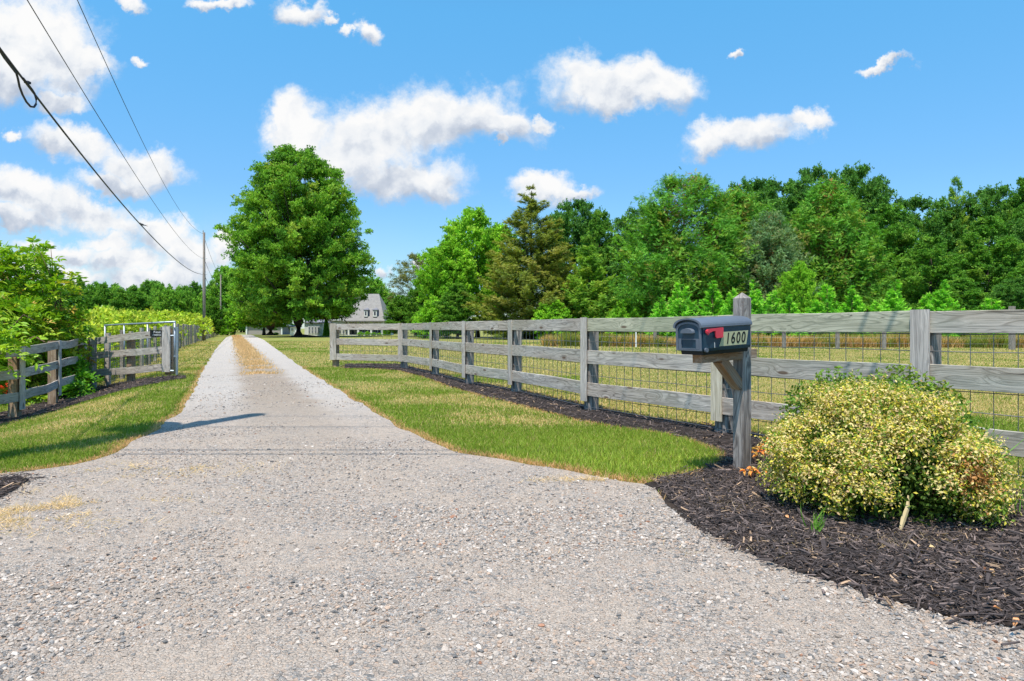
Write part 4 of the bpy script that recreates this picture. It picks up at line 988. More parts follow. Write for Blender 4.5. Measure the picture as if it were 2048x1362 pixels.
# wood behind and right of the house
for (k, px, yt, w, Z, lab) in [
 ('far', 735, 556, 95, 150, 'green tree rising behind the house roof'),
 ('far_dark', 790, 592, 70, 140, 'dark bluish tree just right of the house roof'),
 ('far_dark', 762, 600, 60, 145, 'shadowy tree behind the right gable of the house'),
 ('pine', 832, 513, 118, 96, 'dull grey-green pine at the left end of the tall trees'),
 ('mid', 838, 560, 62, 84, 'narrow fresh green tree in front of the dull pine'),
 ('mid', 800, 592, 66, 92, 'green understorey tree at the left foot of the tall trees'),
 ('bushy', 868, 606, 84, 76, 'pale green bush under the light green trees'),
 ('light', 955, 424, 175, 84, 'tall light green tree left of the olive cedar'),
 ('light', 893, 478, 120, 80, 'yellow-green tree between the dull pine and the tall light tree'),
 ('mid', 915, 570, 90, 74, 'bushy green tree below the tall light green trees'),
 ('cedar', 1062, 372, 225, 72, 'olive brown cedar with a ragged double top'),
 ('dark', 1150, 408, 150, 92, 'rounded green tree behind the olive cedar on its right'),
 ('mid', 1200, 428, 110, 86, 'soft green tree between the cedar and the big cypresses'),
 ('spire', 1178, 486, 150, 68, 'broad green conical tree right of the olive cedar'),
 ('bushy', 1108, 606, 90, 66, 'dark low bush at the foot of the olive cedar'),
 ('bushy', 1252, 604, 76, 60, 'yellow-green bush at the left foot of the big cypress'),
 ('dark', 1288, 418, 150, 84, 'bluish dark tree behind the left shoulder of the big cypress'),
 ('cypress_a', 1368, 354, 265, 62, 'biggest spreading cypress behind the mailbox'),
 ('dark', 1498, 368, 170, 80, 'dark tree filling the gap behind the big cypresses'),
 ('cypress_b', 1486, 392, 200, 66, 'cypress right behind the mailbox post'),
 ('dark', 1560, 368, 170, 82, 'dark crown standing behind the bluish cypress'),
 ('cypress_blue', 1540, 430, 160, 60, 'bluish grey cypress right of the mailbox post'),
 ('cypress_b', 1655, 380, 225, 62, 'broad cypress with brown patches under the two domed tops'),
 ('dark', 1630, 344, 150, 84, 'left of the two domed treetops on the skyline'),
 ('dark', 1708, 340, 165, 84, 'right of the two domed treetops on the skyline'),
 ('mid', 1775, 415, 170, 66, 'green tree right of the broad cypress'),
 ('dark', 1845, 402, 180, 78, 'dark tree on the skyline left of the spiky top'),
 ('spire', 1912, 346, 100, 76, 'tree with a tall spiky top on the right skyline'),
 ('mid', 1862, 478, 150, 54, 'fresh green tree in front of the dark right wood'),
 ('dark', 1985, 380, 170, 76, 'dark tree with a forked top near the right edge'),
 ('mid', 2050, 362, 120, 72, 'green tree at the far right edge of the wood'),
 ('mid', 1975, 440, 170, 60, 'leafy tree leaning into the right corner of the wood'),
 ('dark', 2120, 400, 170, 62, 'dark tree just past the right edge'),
 ('light', 1596, 528, 80, 52, 'small pale deciduous tree among the young cypresses'),
 ('mid', 1925, 560, 120, 50, 'bushy green tree behind the last young cypress'),
 ('dark', 2035, 560, 110, 50, 'dark leafy thicket behind the tall corner post of the paddock'),
]:
    tree('cedar_tree' if k == 'cedar' else 'pine_tree' if k == 'pine' else 'cypress_tree' if 'cyp' in k else 'bush' if k == 'bushy' else 'conical_tree' if k == 'spire' else 'leafy_tree', lab, 'bush' if k == 'bushy' else 'tree', k, px, yt, w, Z, group='trees and bushes beyond the paddock')
ROW = [(1322, 590, 70), (1361, 556, 92), (1426, 562, 88), (1465, 570, 66), (1508, 560, 78), (1545, 574, 74), (1580, 590, 70), (1655, 560, 92), (1705, 572, 84), (1750, 596, 66), (1792, 560, 96), (1854, 580, 84), (1887, 560, 90), (1983, 590, 92), (1625, 600, 66), (1930, 612, 70)]
wh = ['at the left end of the row', 'second from the left, left of the mailbox', 'over the mailbox roof', 'just left of the mailbox post', 'just right of the mailbox post', 'second right of the mailbox post', 'third right of the mailbox post', 'with a tall slim top in the middle of the row',
      'right of the tall middle one', 'low, filling the gap in mid row', 'just left of the fence post by the yellow bush', 'behind the fence post by the yellow bush', 'with a forked top right of the near fence post', 'at the right end of the row', 'low one left of the tall middle cypress', 'low one near the right end']
for i, (px, yt, w) in enumerate(ROW):
    tree('young_cypress', 'young feathery cypress ' + wh[i], 'young tree', 'small_cypress' if i % 2 else 'small_cypress_b', px, yt, w * 1.1, 45.5 + (i % 3) * .8, group='row of young cypresses behind the paddock')
# far wood beyond the fields on the left
for i in range(58):
    px = -160 + i * 11.2 + random.uniform(-5, 5); Z = 195 + (i % 3) * 22 + random.uniform(-5, 5)
    tree('distant_tree', 'tree of the far wood beyond the hedge', 'tree', 'far' if random.random() < .55 else 'far_dark', px, 578 + random.uniform(-11, 12) - (i % 3) * 2 - (5 if px < 240 else 0), random.uniform(30, 66), Z, group='trees of the far wood beyond the hedge')

# ------------------------------------------------------------------ clump foliage for bushes
def clump(r, E, n, lsize, tm, pal, upb=.35, lo=.72, hi=1.04, tw=.5, droop=0., jit=.22, colf=None):
    """leaves over a set of ellipsoids (cx, cy, cz, rx, ry, rz)"""
    E = np.array(E, float); area = (E[:, 3] * E[:, 4] + E[:, 3] * E[:, 5] + E[:, 4] * E[:, 5]); idx = r.choice(len(E), n, p=area / area.sum())
    d = unit(unit(r.normal(size=(n, 3))) + np.array([0, 0, upb])); p = E[idx, :3] + d * E[idx, 3:] * r.uniform(lo, hi, (n, 1))
    N = unit(d + r.normal(size=(n, 3)) * tw + np.array([0, 0, .3])); T_ = r.normal(size=(n, 3)) + d * .7; T_[:, 2] -= droop
    key = fbm(p[:, 0] * 2.3 + p[:, 2] * 3, p[:, 1] * 2.3 + p[:, 2], 61) + r.normal(0, .16, n)
    C = pick_col(r, pal, key, jit) if colf is None else colf(p, key, r)
    return p, frames(N, T_), lsize * r.uniform(.6, 1.3, n), C

# hedge of vines behind the long fence
r = np.random.default_rng(31); Vs = []; Ts = []; Cs = []; base = 0
G_HEDGE = [(.10,.17,.02), (.17,.25,.025), (.24,.30,.035), (.32,.33,.07)]
for (za, zb, st_, n, ls) in [(15.5, 30, .55, 15000, .17), (30, 55, .9, 9000, .24), (55, 122, 1.6, 8000, .36)]:
    E = []; z = za
    while z < zb:
        for dd_ in (-4.25, -5.4, -6.8, -8.6, -10.8):
            top = 1.62 + max(0, z - 18) * .020 + random.uniform(-.22, .12); top = min(top, 2.75); q = st_ * random.uniform(1.0, 1.5)
            x = -.41 * z + dd_ + random.uniform(-.3, .3); g0 = float(terrain(x, z)); E.append((x, z, (top + g0) / 2 - .1, q * .9, q, (top - g0) / 2 + .1))
        z += st_
    p, R_, S_, C_ = clump(r, E, n, ls, TUFTS, G_HEDGE, upb=.3, jit=.4); v, t, c = scatter(TUFTS, p, R_, S_, C_, r); Vs.append(v); Ts.append(t + base); Cs.append(c); base += len(v)
hg = thing('vine_hedge', 'long bright yellow-green hedge of vines behind the wire fence', 'hedge', (-12.5, 20, -.3))
V = np.concatenate(Vs) - np.array([-12.5, 20, -.3]); link('foliage', mesh_np('foliage', V, np.concatenate(Ts), M['leaf'], np.concatenate(Cs)), hg)
r2 = np.random.default_rng(32); n = 46; z = r2.uniform(17, 34, n); x = -.41 * z - r2.uniform(4.0, 7.5, n); p = np.stack([x, z, 1.5 + .02 * (z - 18) + r2.uniform(-.5, .25, n)], 1) - np.array([-12.5, 20, -.3])
v, t, c = scatter(TUFTS, p, frames(r2.normal(size=(n, 3)), r2.normal(size=(n, 3))), r2.uniform(.06, .13, n), np.full((n, 3), .78), r2); link('blossom', mesh_np('blossom', v, t, M['leaf'], c), hg)

# big leafy bush over the left fence
G_BUSH = [(.06,.16,.016), (.10,.23,.02), (.16,.30,.026), (.25,.37,.045), (.36,.24,.08)]
def pe(px, py, Z, rx, rz, ry=None): x, y, z = pz(px, py, Z); return (x, y, z, rx, ry or rx, rz)
def leafy(seed, E, n, ls, pal, loc, tm=[LEAF8], group=6, lift=.25, twig=.22):
    """pinnate sprigs: leaves in ranks along short arching twigs that stand out from the clumps"""
    r = np.random.default_rng(seed); ns = n // group; E_ = np.array(E, float); area = E_[:, 3] * E_[:, 5]; idx = r.choice(len(E_), ns, p=area / area.sum())
    d = unit(unit(r.normal(size=(ns, 3))) + np.array([.1, -.25, lift])); s0 = E_[idx, :3] + d * E_[idx, 3:] * r.uniform(.45, 1.0, (ns, 1))
    dirn = unit(d + r.normal(size=(ns, 3)) * .45 + np.array([0, 0, .35])); side = unit(np.cross(dirn, np.array([0, 0, 1.]) + r.normal(size=(ns, 3)) * .4)); P = []; T_ = []; N = []; K = []
    for k in range(group):
        f = (k // 2 + 1) / (group / 2 + .5); sgn = 1 if k % 2 else -1
        P.append(s0 + dirn * (twig * f) - np.array([0, 0, 1.]) * (twig * .45 * f * f)); tv = dirn * .65 + side * sgn * (1.0 if k < group - 1 else .1); tv[:, 2] -= .30; T_.append(tv)
        N.append(np.cross(dirn, side) * -1 + r.normal(size=(ns, 3)) * .35 + np.array([0, 0, .35])); K.append(np.full(ns, f))
    P = np.concatenate(P); T_ = np.concatenate(T_); N = np.concatenate(N); key = np.tile(np.clip(r.normal(.42, .22, ns), 0, 1), group) + np.concatenate(K) * .12
    N[N[:, 2] < 0] *= -1; C = pick_col(r, pal, key, .2); S = ls * r.uniform(.65, 1.25, len(P))
    v, t, c = scatter(tm, P, frames(N, T_), S, C, r); return mesh_np('foliage', v - np.array(loc), t, M['leaf_gloss'], c)
E = [pe(58,560,15.9,.58,.78), pe(75,520,15.2,.32,.36), pe(8,590,15.0,.75,.95), pe(-10,520,15.0,.4,.3), pe(105,600,15.3,.55,.62), pe(128,560,15.4,.28,.18), pe(140,660,15.4,.42,.52), pe(60,660,15.0,.75,.7), pe(-70,600,15,1.0,1.0), pe(20,740,14.6,.9,.45), pe(100,730,15.0,.6,.5), pe(150,715,15.6,.32,.35), pe(110,790,14.6,.5,.2), pe(40,800,13.6,.5,.22), pe(-80,750,14.2,1.0,.6), pe(20,640,14.3,.6,.5), pe(-40,680,13.8,.6,.6)]
E = [(e[0] * (e[1] + (1.0 if e[2] < .75 else .5)) / e[1], e[1] + (1.0 if e[2] < .75 else .5), CH + (e[2] - CH) * (e[1] + (1.0 if e[2] < .75 else .5)) / e[1], e[3], e[4] * .75, e[5]) for e in E]
bl = (-10.8, 16.2, -.42); bu = thing('leafy_bush', 'tall bush with long pointed green leaves spilling over the left fence', 'bush', bl)
link('foliage', leafy(41, E, 15000, .15, G_BUSH, bl), bu)
mb = MB(); rs = random.Random(5)
for e in E * 3:
    q = Vector((e[0] + rs.uniform(-.3, .3), e[1] + rs.uniform(-.3, .3), e[2] + rs.uniform(0, .9) * e[5])); b0 = Vector((bl[0] + rs.uniform(-.8, .8), bl[1] + rs.uniform(-.4, .5), -.5))
    mb.tube([b0.lerp(q, k / 5) + Vector((0, 0, .25 * math.sin(math.pi * k / 5))) for k in range(6)], .022, 5, scale=[1, .9, .75, .6, .45, .25])
mb.build('stems', M['bark_red'], bu, smooth=True)
tips_ = [(58,500),(66,485),(100,525),(120,520),(142,585),(20,505),(85,545)]
# trailing branch hanging in front of the near rails
E = [pe(12,705,12.0,.36,.18,.25), pe(-30,690,11.7,.5,.3,.3), pe(62,684,12.3,.24,.08,.2), pe(40,640,12.6,.3,.16,.2), pe(-60,740,11.2,.5,.3,.3)]
bl2 = (-10.2, 12.2, -.5); b2_ = thing('leafy_bush', 'pale leafy sprays hanging in front of the left fence rails', 'bush', bl2); link('foliage', leafy(42, E, 900, .16, G_BUSH[1:4] + [(.30,.36,.09)], bl2, twig=.4, group=10), b2_)
mb = MB()
for e in E: mb.tube([(bl2[0], bl2[1] + .5, -.5), (bl2[0] * .6 + e[0] * .4, bl2[1] + .4, .6), (e[0], e[1] + .1, e[2] + .1), (e[0] + .25, e[1], e[2])], .012, 5)
mb.build('stems', M['bark_red'], b2_)
E = [pe(150,742,15.9,.26,.18,.18), pe(166,764,15.7,.20,.13,.18), pe(146,782,15.2,.26,.10,.18)]
bl3 = (-9.8, 15.1, -.38); b3_ = thing('low_shrub', 'low bright green leaves growing through the fence beside the gateway wing', 'shrub', bl3); link('foliage', leafy(43, E, 1100, .12, [(.05,.17,.02), (.09,.25,.03), (.16,.34,.05)], bl3), b3_)
E = [pe(14,776,12.3,.14,.07,.06)]; bl4 = pz(14, 800, 12.3); b4_ = thing('red_flower', 'small red flowers at the foot of the brown fence post', 'flower', bl4); link('foliage', leafy(44, E, 90, .05, [(.45,.03,.02), (.6,.06,.03)], bl4, twig=.06), b4_)

# variegated bush by the mailbox
C0 = np.array([2.32, 4.28, 0.0])
r = np.random.default_rng(51); E = [(2.26, 4.30, .26, .60, .52, .42), (2.02, 4.22, .24, .44, .42, .36), (2.46, 4.18, .24, .38, .44, .36), (2.26, 4.48, .38, .46, .34, .32), (1.88, 4.20, .18, .27, .30, .26), (2.26, 3.92, .17, .48, .26, .24), (2.54, 4.22, .18, .26, .34, .28), (2.46, 4.0, .21, .32, .30, .28), (2.05, 4.02, .2, .34, .26, .26), (2.38, 4.42, .40, .28, .28, .28)]
def vcol(p, key, r):
    n = len(p); cream = np.array([.70, .61, .32]); yel = np.array([.62, .56, .10]); gr = np.array([.15, .26, .035]); pink = np.array([.60, .43, .28]); brown = np.array([.48, .25, .10])
    u = r.random(n) ; k = np.clip(key * 1.1 - .05, 0, 1); low = np.clip((.32 - p[:, 2]) / .3, 0, 1)
    wc = .38 * (1 - .55 * low) * (.6 + .8 * k); wy = .24 + .22 * low * (p[:, 0] < 2.25); wp = .09; a1 = wc; a2 = wc + wy; a3 = a2 + wp
    C = np.where((u < a1)[:, None], cream, np.where((u < a2)[:, None], yel, np.where((u < a3)[:, None], pink, gr)))
    near = np.exp(-(((p[:, 0] - 2.50) / .11) ** 2 + ((p[:, 2] - .30) / .08) ** 2)); C = np.where((r.random(n) < near * .85)[:, None], brown, C)
    return C * r.uniform(.7, 1.15, (n, 1))
def subclumps(r, E, n, r0, r1):
    """little sprig clumps budding out of the main masses"""
    E = np.array(E); idx = r.integers(0, len(E), n); d = unit(unit(r.normal(size=(n, 3))) + np.array([0, 0, .35])); c = E[idx, :3] + d * E[idx, 3:] * r.uniform(.86, 1.0, (n, 1)); q = r.uniform(r0, r1, n)
    ins = np.zeros(n, bool)
    for e in E: ins |= (((c - e[:3]) / e[3:]) ** 2).sum(1) < .60
    k = ~ins & (c[:, 2] > .03); c, q = c[k], q[k]
    return np.column_stack([c, q, q, q * .85])
E = [(2.26 + (e[0] - 2.26) * .93, e[1] - .04, e[2] * .98, e[3] * .94, e[4], e[5] * .96) for e in E]
SE = subclumps(r, E, 300, .05, .15)
p, R_, S_, C_ = clump(r, SE, 52000, .0215, [LEAF4], None, upb=.45, lo=.45, hi=1.1, tw=.75, jit=.3, colf=vcol); k = p[:, 2] > .012
p2, R2, S2, C2 = clump(r, SE, 6000, .022, [LEAF4], None, upb=.8, lo=1.0, hi=1.45, tw=.9, colf=vcol)
p3, R3, S3, C3 = clump(r, E, 12000, .035, [LEAF4], [(.05, .10, .02), (.10, .17, .03)], upb=.1, lo=.55, hi=.88, tw=1.)
P_ = np.concatenate([p[k], p2, p3]); P_[:, 2] = np.maximum(P_[:, 2], .02)
# free shoots, leaves in ranks along them
ns = 330; sel = SE[r.integers(0, len(SE), ns)]; cen = np.array([2.26, 4.25, .15]); sd = unit(unit(sel[:, :3] - cen) + np.array([0, 0, .55]) + r.normal(size=(ns, 3)) * .35); sl_ = r.uniform(.07, .19, ns); nl_ = 15
g_ = np.tile(np.linspace(.1, 1, nl_), ns); j_ = np.repeat(np.arange(ns), nl_); ps = sel[j_, :3] + sd[j_] * (sl_[j_] * g_)[:, None]; sdn = unit(np.cross(sd, r.normal(size=(ns, 3))))[j_] * np.where(np.arange(len(j_)) % 2, 1, -1)[:, None]
ts = sd[j_] * .6 + sdn + r.normal(size=ps.shape) * .25; nsn = np.cross(ts, np.cross(sd[j_], ts)) + r.normal(size=ps.shape) * .4 + np.array([0, 0, .6]); kk = ps[:, 2] > .02
C4 = vcol(ps, r.uniform(.2, 1, len(ps)), r); P_ = np.concatenate([P_, ps[kk]])
v, t, c = scatter([LEAF4], P_, np.concatenate([R_[k], R2, R3, frames(nsn, ts)[kk]]), np.concatenate([S_[k], S2, S3, (.024 * (1.15 - .5 * g_))[kk]]), np.concatenate([C_[k], C2, C3, C4[kk]]), r)
vb = thing('variegated_shrub', 'rounded cream and yellow variegated shrub in the mulch beside the mailbox', 'shrub', C0); link('foliage', mesh_np('foliage', v - C0, t, M['variegated'], c), vb)
mb = MB(); rs = random.Random(8)
for i in range(90):
    e = rs.choice(E); a_ = rs.uniform(0, 6.28); q = Vector((e[0] + math.cos(a_) * e[3] * .8, e[1] + math.sin(a_) * e[4] * .8, e[2] + rs.uniform(-.1, .9) * e[5])); b0 = Vector((2.32 + rs.uniform(-.12, .12), 4.28 + rs.uniform(-.1, .1), 0))
    mb.tube([b0.lerp(q, k / 4) for k in range(5)], .006, 5, scale=[1, .85, .7, .5, .3])
mb.build('stems', M['bark_red'], vb)
# green weeds and long grass in and round it
def blades(seed, spots, loc, pal, w=.006, mat='leaf_gloss'):
    r = np.random.default_rng(seed); P = []; T_ = []; H = []
    for (x, y, z, sx, n, h0, h1) in spots:
        P.append(np.stack([x + r.normal(0, sx, n), y + r.normal(0, sx, n), np.full(n, z)], 1)); T_.append(np.column_stack([r.normal(.05, .38, (n, 2)), np.ones(n)])); H.append(r.uniform(h0, h1, n))
    P = np.concatenate(P); T_ = unit(np.concatenate(T_)); H = np.concatenate(H); n = len(P); N = r.normal(size=(n, 3)); N[:, 2] = .3
    tm = ([(0,-.5,0),(0,.5,0),(.35,.45,.02),(.35,-.45,.02),(.7,.3,.12),(.7,-.3,.12),(1,0,.34)], [(0,1,2),(0,2,3),(3,2,4),(3,4,5),(5,4,6)])
    v, t, c = scatter([tm], P, frames(N, T_), np.stack([H, np.full(n, w), H], 1), pick_col(r, pal, r.random(n)), r); return mesh_np('blades', v - np.array(loc), t, M[mat], c)
GB = [(.07,.19,.03), (.12,.27,.05), (.20,.34,.08)]
gl = (2.75, 4.45, 0); gtf = thing('long_grass', 'tuft of long green grass growing up through the variegated shrub', 'grass tuft', gl)
link('blades', blades(52, [(2.60, 4.32, .40, .10, 130, .16, .34), (2.42, 4.36, .58, .10, 70, .10, .24), (2.78, 4.5, .22, .10, 150, .2, .42), (2.70, 4.15, .30, .09, 70, .14, .28), (2.30, 4.2, .46, .07, 36, .12, .26), (2.02, 4.45, .38, .05, 28, .12, .24), (2.62, 4.1, .3, .14, 50, .1, .26), (2.15, 4.0, .30, .05, 22, .1, .2), (2.9, 3.85, .05, .06, 20, .1, .22)], gl, GB), gtf)
g2 = at(1628, 1068); g2 = (g2[0], g2[1], .02); w_ = thing('weed_tuft', 'small fresh weed with splayed blades at the front of the variegated shrub', 'weed', g2)
link('blades', blades(53, [(g2[0], g2[1], .01, .018, 16, .09, .17)], g2, GB, .009), w_)
# darker shrubs against the fence behind it
for (lab, E, n, seed, pal) in [
 ('dark green shrub against the fence left of the near fence post', [(2.42, 5.05, .45, .26, .2, .33), (2.22, 5.1, .38, .2, .18, .3)], 3400, 55, [(.045,.11,.02), (.08,.17,.03), (.14,.23,.05), (.26,.2,.08)]),
 ('green shrub tinged red below the near fence post', [(2.78, 4.88, .48, .26, .22, .33), (3.0, 4.85, .42, .22, .2, .28), (2.62, 5.0, .42, .2, .2, .28)], 5200, 56, [(.05,.12,.02), (.09,.18,.03), (.15,.22,.05), (.32,.16,.08)]),
 ('green shrub with drooping twigs at the right end of the bed', [(2.98, 4.62, .30, .20, .2, .24), (3.08, 4.50, .22, .14, .16, .16), (2.86, 4.7, .28, .2, .2, .25)], 3800, 57, [(.045,.11,.025), (.08,.17,.035), (.13,.22,.05), (.2,.2,.07)])]:
    r = np.random.default_rng(seed); p, R_, S_, C_ = clump(r, E, n, .034, [LEAF4], pal, upb=.35, lo=.55, hi=1.12, tw=.8); v, t, c = scatter([LEAF4, LEAF_WIDE], p, R_, S_, C_, r)
    l0 = (E[0][0], E[0][1], 0); sh = thing('green_shrub', lab, 'shrub', l0); link('foliage', mesh_np('foliage', v - np.array(l0), t, M['leaf_gloss'], c), sh)
    mb = MB(); rs = random.Random(seed)
    for i in range(26):
        e = rs.choice(E); q = Vector((e[0] + rs.uniform(-.8, .8) * e[3], e[1] + rs.uniform(-.8, .8) * e[4], e[2] + rs.uniform(0, .9) * e[5])); mb.tube([Vector(l0).lerp(q, k / 3) for k in range(4)], .006, 5, scale=[1, .8, .6, .3])
    mb.build('stems', M['bark_red'], sh)
# orange seedling leaves by the mailbox post, dry leaves about the bed
LEAF8C = ([(x, y * 1.5, z - x * x * .35 + abs(y) * .9) for x, y, z in LEAF8[0]], LEAF8[1])
def litter(name, lab, cat, pts, sz, pal, seed):
    r = np.random.default_rng(seed); P = np.array([p for p in pts], float); n = len(P); N = np.array([0, 0, 1.]) + r.normal(size=(n, 3)) * .5; v, t, c = scatter([LEAF8C], P, frames(N, r.normal(size=(n, 3))), sz * r.uniform(.7, 1.2, n), pick_col(r, pal, r.random(n)), r)
    o = link(name, mesh_np(name, v, t, M['leaf'], c)); return o
rs = random.Random(3)
for (px, py, n, h, lab) in [(1512, 930, 12, .12, 'orange-leaved seedling at the right foot of the mailbox post'), (1508, 960, 9, .07, 'small orange seedling on the mulch in front of the mailbox post'), (1534, 905, 8, .10, 'orange seedling between the mailbox post and the variegated shrub')]:
    x, y = at(px, py); t_ = thing('seedling', lab, 'seedling', (x, y, .01)); mb = MB(); tips = []
    for k in range(n): q = (x + rs.gauss(0, .045), y + rs.gauss(0, .045), .02 + h * rs.uniform(.4, 1)); tips.append(q); mb.tube([(x, y, 0), lerp((x, y, .02), q, .6), q], .0022, 4)
    mb.build('stems', M['bark_red'], t_); r = np.random.default_rng(int(px)); P = np.repeat(np.array(tips), 3, 0) - np.array([x, y, .01]); v, t, c = scatter([LEAF8C], P, frames(np.array([0, 0, 1.]) + r.normal(size=P.shape) * .5, r.normal(size=P.shape)), np.full(len(P), .042), pick_col(r, [(.42,.12,.04), (.50,.25,.08), (.30,.20,.06)], r.random(len(P))), r)
    link('leaves', mesh_np('leaves', v, t, M['leaf'], c), t_)
pts = []
for (px, py, n, sp) in [(1578,1048,1,.0),(1858,1108,1,.0),(1965,1150,2,.03),(2010,998,6,.09),(2030,1250,2,.03),(1620,1000,1,.0)]:
    x, y = at(px, py); pts += [(x + rs.gauss(0, sp), y + rs.gauss(0, sp), .036) for _ in range(n)]
o = litter('dry_leaves', '', '', pts, .036, [(.38,.15,.09), (.46,.27,.16), (.48,.38,.26)], 62); tag(o, 'scattered dry orange and tan leaves on the mulch', 'leaves', kind='stuff')
x0, y0 = at(1800, 1068); dl_ = thing('dead_leaf', 'long curled tan dead leaf hanging down the front of the variegated shrub', 'leaf', (x0, y0, .02))
mb = MB(); mb.sweep([(x0, y0, .015), (x0 + .035, y0 + .03, .07), (x0 + .07, y0 + .05, .13), (x0 + .085, y0 + .07, .19)], [(-.014, 0), (0, .005), (.014, 0), (0, -.002)], up=(0, -1, 0), scale=[.6, 1.1, .9, .3]); M['tan'] = simple('dry_tan_leaf', (.55, .42, .22), .8); mb.build('leaf_blade', M['tan'], dl_)

# ------------------------------------------------------------------ house, garage, planting
def hx(px, Z): return (px - 1024) / F * Z
def hz_(py, Z): return CH + (HOR - py) * Z / F
HZ = 107.0
hs = thing('house', 'white house with a steep grey roof, dormers and a porch behind the oak', 'house', (hx(725, HZ), HZ, 0))
def solid(name, x0, x1, y0, y1, z0, z1, mat, parent=hs, **k):
    mb = MB(); mb.box(((x0 + x1) / 2, (y0 + y1) / 2, (z0 + z1) / 2), (x1 - x0, y1 - y0, z1 - z0)); return mb.build(name, mat, parent)
xa, xb = hx(690, HZ), hx(766, HZ); ze = hz_(642, HZ); zr = hz_(588, HZ)
solid('wall', xa, xb, HZ + 1.9, HZ + 9.5, 0, ze, M['siding'])
xw = hx(634, HZ); solid('wall', xw, xa - .004, HZ + .5, HZ + 8.5, 0, hz_(640, HZ), M['siding'])
def roof(name, x0, x1, y0, y1, z0, rx0, rx1, zt, mat, ov=.3, parent=hs, ry=None, t=.12):
    ym = ry if ry is not None else (y0 + y1) / 2; V = [(x0 - ov, y0 - ov, z0), (x1 + ov, y0 - ov, z0), (x1 + ov, y1 + ov, z0), (x0 - ov, y1 + ov, z0), (rx0, ym, zt), (rx1, ym, zt)]
    V2 = [(a, b_, c - t) for a, b_, c in V[:4]]; mb = MB(); mb.add(V + V2, [(0, 1, 5, 4), (1, 2, 5), (2, 3, 4, 5), (3, 0, 4), (0, 6, 7, 1), (1, 7, 8, 2), (2, 8, 9, 3), (3, 9, 6, 0), (6, 9, 8, 7)]); return mb.build(name, mat, parent)
rf = roof('roof', xa, xb, HZ, HZ + 9.5, ze + .05, hx(700, HZ) + .2, hx(757, HZ + 2.5) - .05, zr + .18, M['shingle'], ry=HZ + 3.2)
roof('roof', xw, xa - .3, HZ + .5, HZ + 8.5, hz_(640, HZ), xw + 1.2, xa + 1., hz_(606, HZ), M['shingle'])
gb = MB(); gx0, gx1, gz0 = hx(664, HZ), hx(690, HZ), hz_(641, HZ); gb.add([(gx0, HZ + .1, gz0), (gx1, HZ + .1, gz0), ((gx0 + gx1) / 2 + .8, HZ + .1, hz_(624, HZ)), (gx0, HZ + .6, gz0), (gx1, HZ + .6, gz0), ((gx0 + gx1) / 2 + .8, HZ + .6, hz_(624, HZ))], [(0, 1, 2), (5, 4, 3), (0, 3, 4, 1), (1, 4, 5, 2), (2, 5, 3, 0)]); gb.build('gable', M['white'], hs)
# sunroom in front
sx0_, sx1_ = hx(609, 103), hx(645, 103); solid('wall', sx0_, sx1_, 103, HZ + .48, 0, hz_(645, 103), M['siding'])
roof('roof', sx0_, sx1_, 103, HZ + .4, hz_(644.5, 103), hx(618, 104), hx(636, 104), hz_(636.5, 103), M['slate'], .2)
def window(px0, px1, py0, py1, Z, parent=hs, frame=.07, deep=.06, shut=False):
    x0, x1, z0, z1 = hx(px0, Z), hx(px1, Z), hz_(py1, Z), hz_(py0, Z)
    w = solid('window', x0, x1, Z - deep, Z - .003, z0, z1, M['white'], parent)
    solid('pane', x0 + frame, x1 - frame, Z - deep - .012, Z - deep - .003, z0 + frame, z1 - frame, M['glass'], w)
    mb = MB(); xm = (x0 + x1) / 2; zm = (z0 + z1) / 2; mb.box((xm, Z - deep - .022, zm), (x1 - x0 - 2 * frame, .016, .035)); mb.box((xm, Z - deep - .032, zm), (.03, .016, z1 - z0 - 2 * frame)); mb.build('muntin', M['white'], w)
    if shut:
        for s_ in (-1, 1):
            xs_ = (x0 - .2) if s_ < 0 else (x1 + .2); solid('shutter', xs_ - .16, xs_ + .16, Z - .05, Z - .004, z0, z1, M['black'], parent)
for k in range(4): window(616.5 + k * 6.1, 621.6 + k * 6.1, 653, 667, 103)
window(677.5, 683.3, 653.5, 668, HZ + .5); window(684.5, 690, 653.5, 668, HZ + .5)
fz = HZ + 1.9
window(724, 736, 652, 664.5, fz, shut=True); window(744.5, 756, 652.5, 666, fz, shut=True)
solid('porch_shade_panel', hx(699, fz), hx(713, fz), fz - .05, fz - .003, .1, hz_(652, fz), M['taupe']); dd2 = solid('door', hx(703, fz), hx(708, fz), fz - .09, fz - .053, .1, hz_(653, fz), M['black'])  # flat panel on the wall, its darker colour stands for the porch's shade
for px in (696.5, 715.8, 741.8, 764.5): solid('porch_column', hx(px, HZ) - .13, hx(px, HZ) + .13, HZ + .1, HZ + .36, 0, ze - .08, M['white'])
solid('porch_floor', xa, xb, HZ, fz - .004, 0, .1, M['siding'])
for (p0, p1) in ((728, 735.5), (746, 754)):                                   # dormers
    yd = HZ + .05; x0, x1, z0, z1 = hx(p0, yd), hx(p1, yd), hz_(634, yd), hz_(620.5, yd)
    dm = solid('dormer', x0, x1, yd, yd + 2.2, z0, z1, M['slate']); solid('dormer_window', x0 + .02, x1 - .02, yd - .06, yd - .003, z0 + .05, z1 - .03, M['white'], dm); solid('pane', x0 + .18, x1 - .2, yd - .075, yd - .063, z0 + .28, z1 - .2, M['glass'], dm)
    roof('dormer_roof', x0, x1, yd, yd + 2.2, z1 + .1, (x0 + x1) / 2 - .02, (x0 + x1) / 2 + .02, z1 + .42, M['slate'], .12, dm)
ch = solid('chimney', hx(712, HZ + 5), hx(712, HZ + 5) + .8, HZ + 5.2, HZ + 6, 3.5, zr + .6, M['siding'])
ob = thing('outbuilding', 'small white porch-like outbuilding with a dark window left of the oak trunk', 'shed', (hx(586, 108), 108, 0))
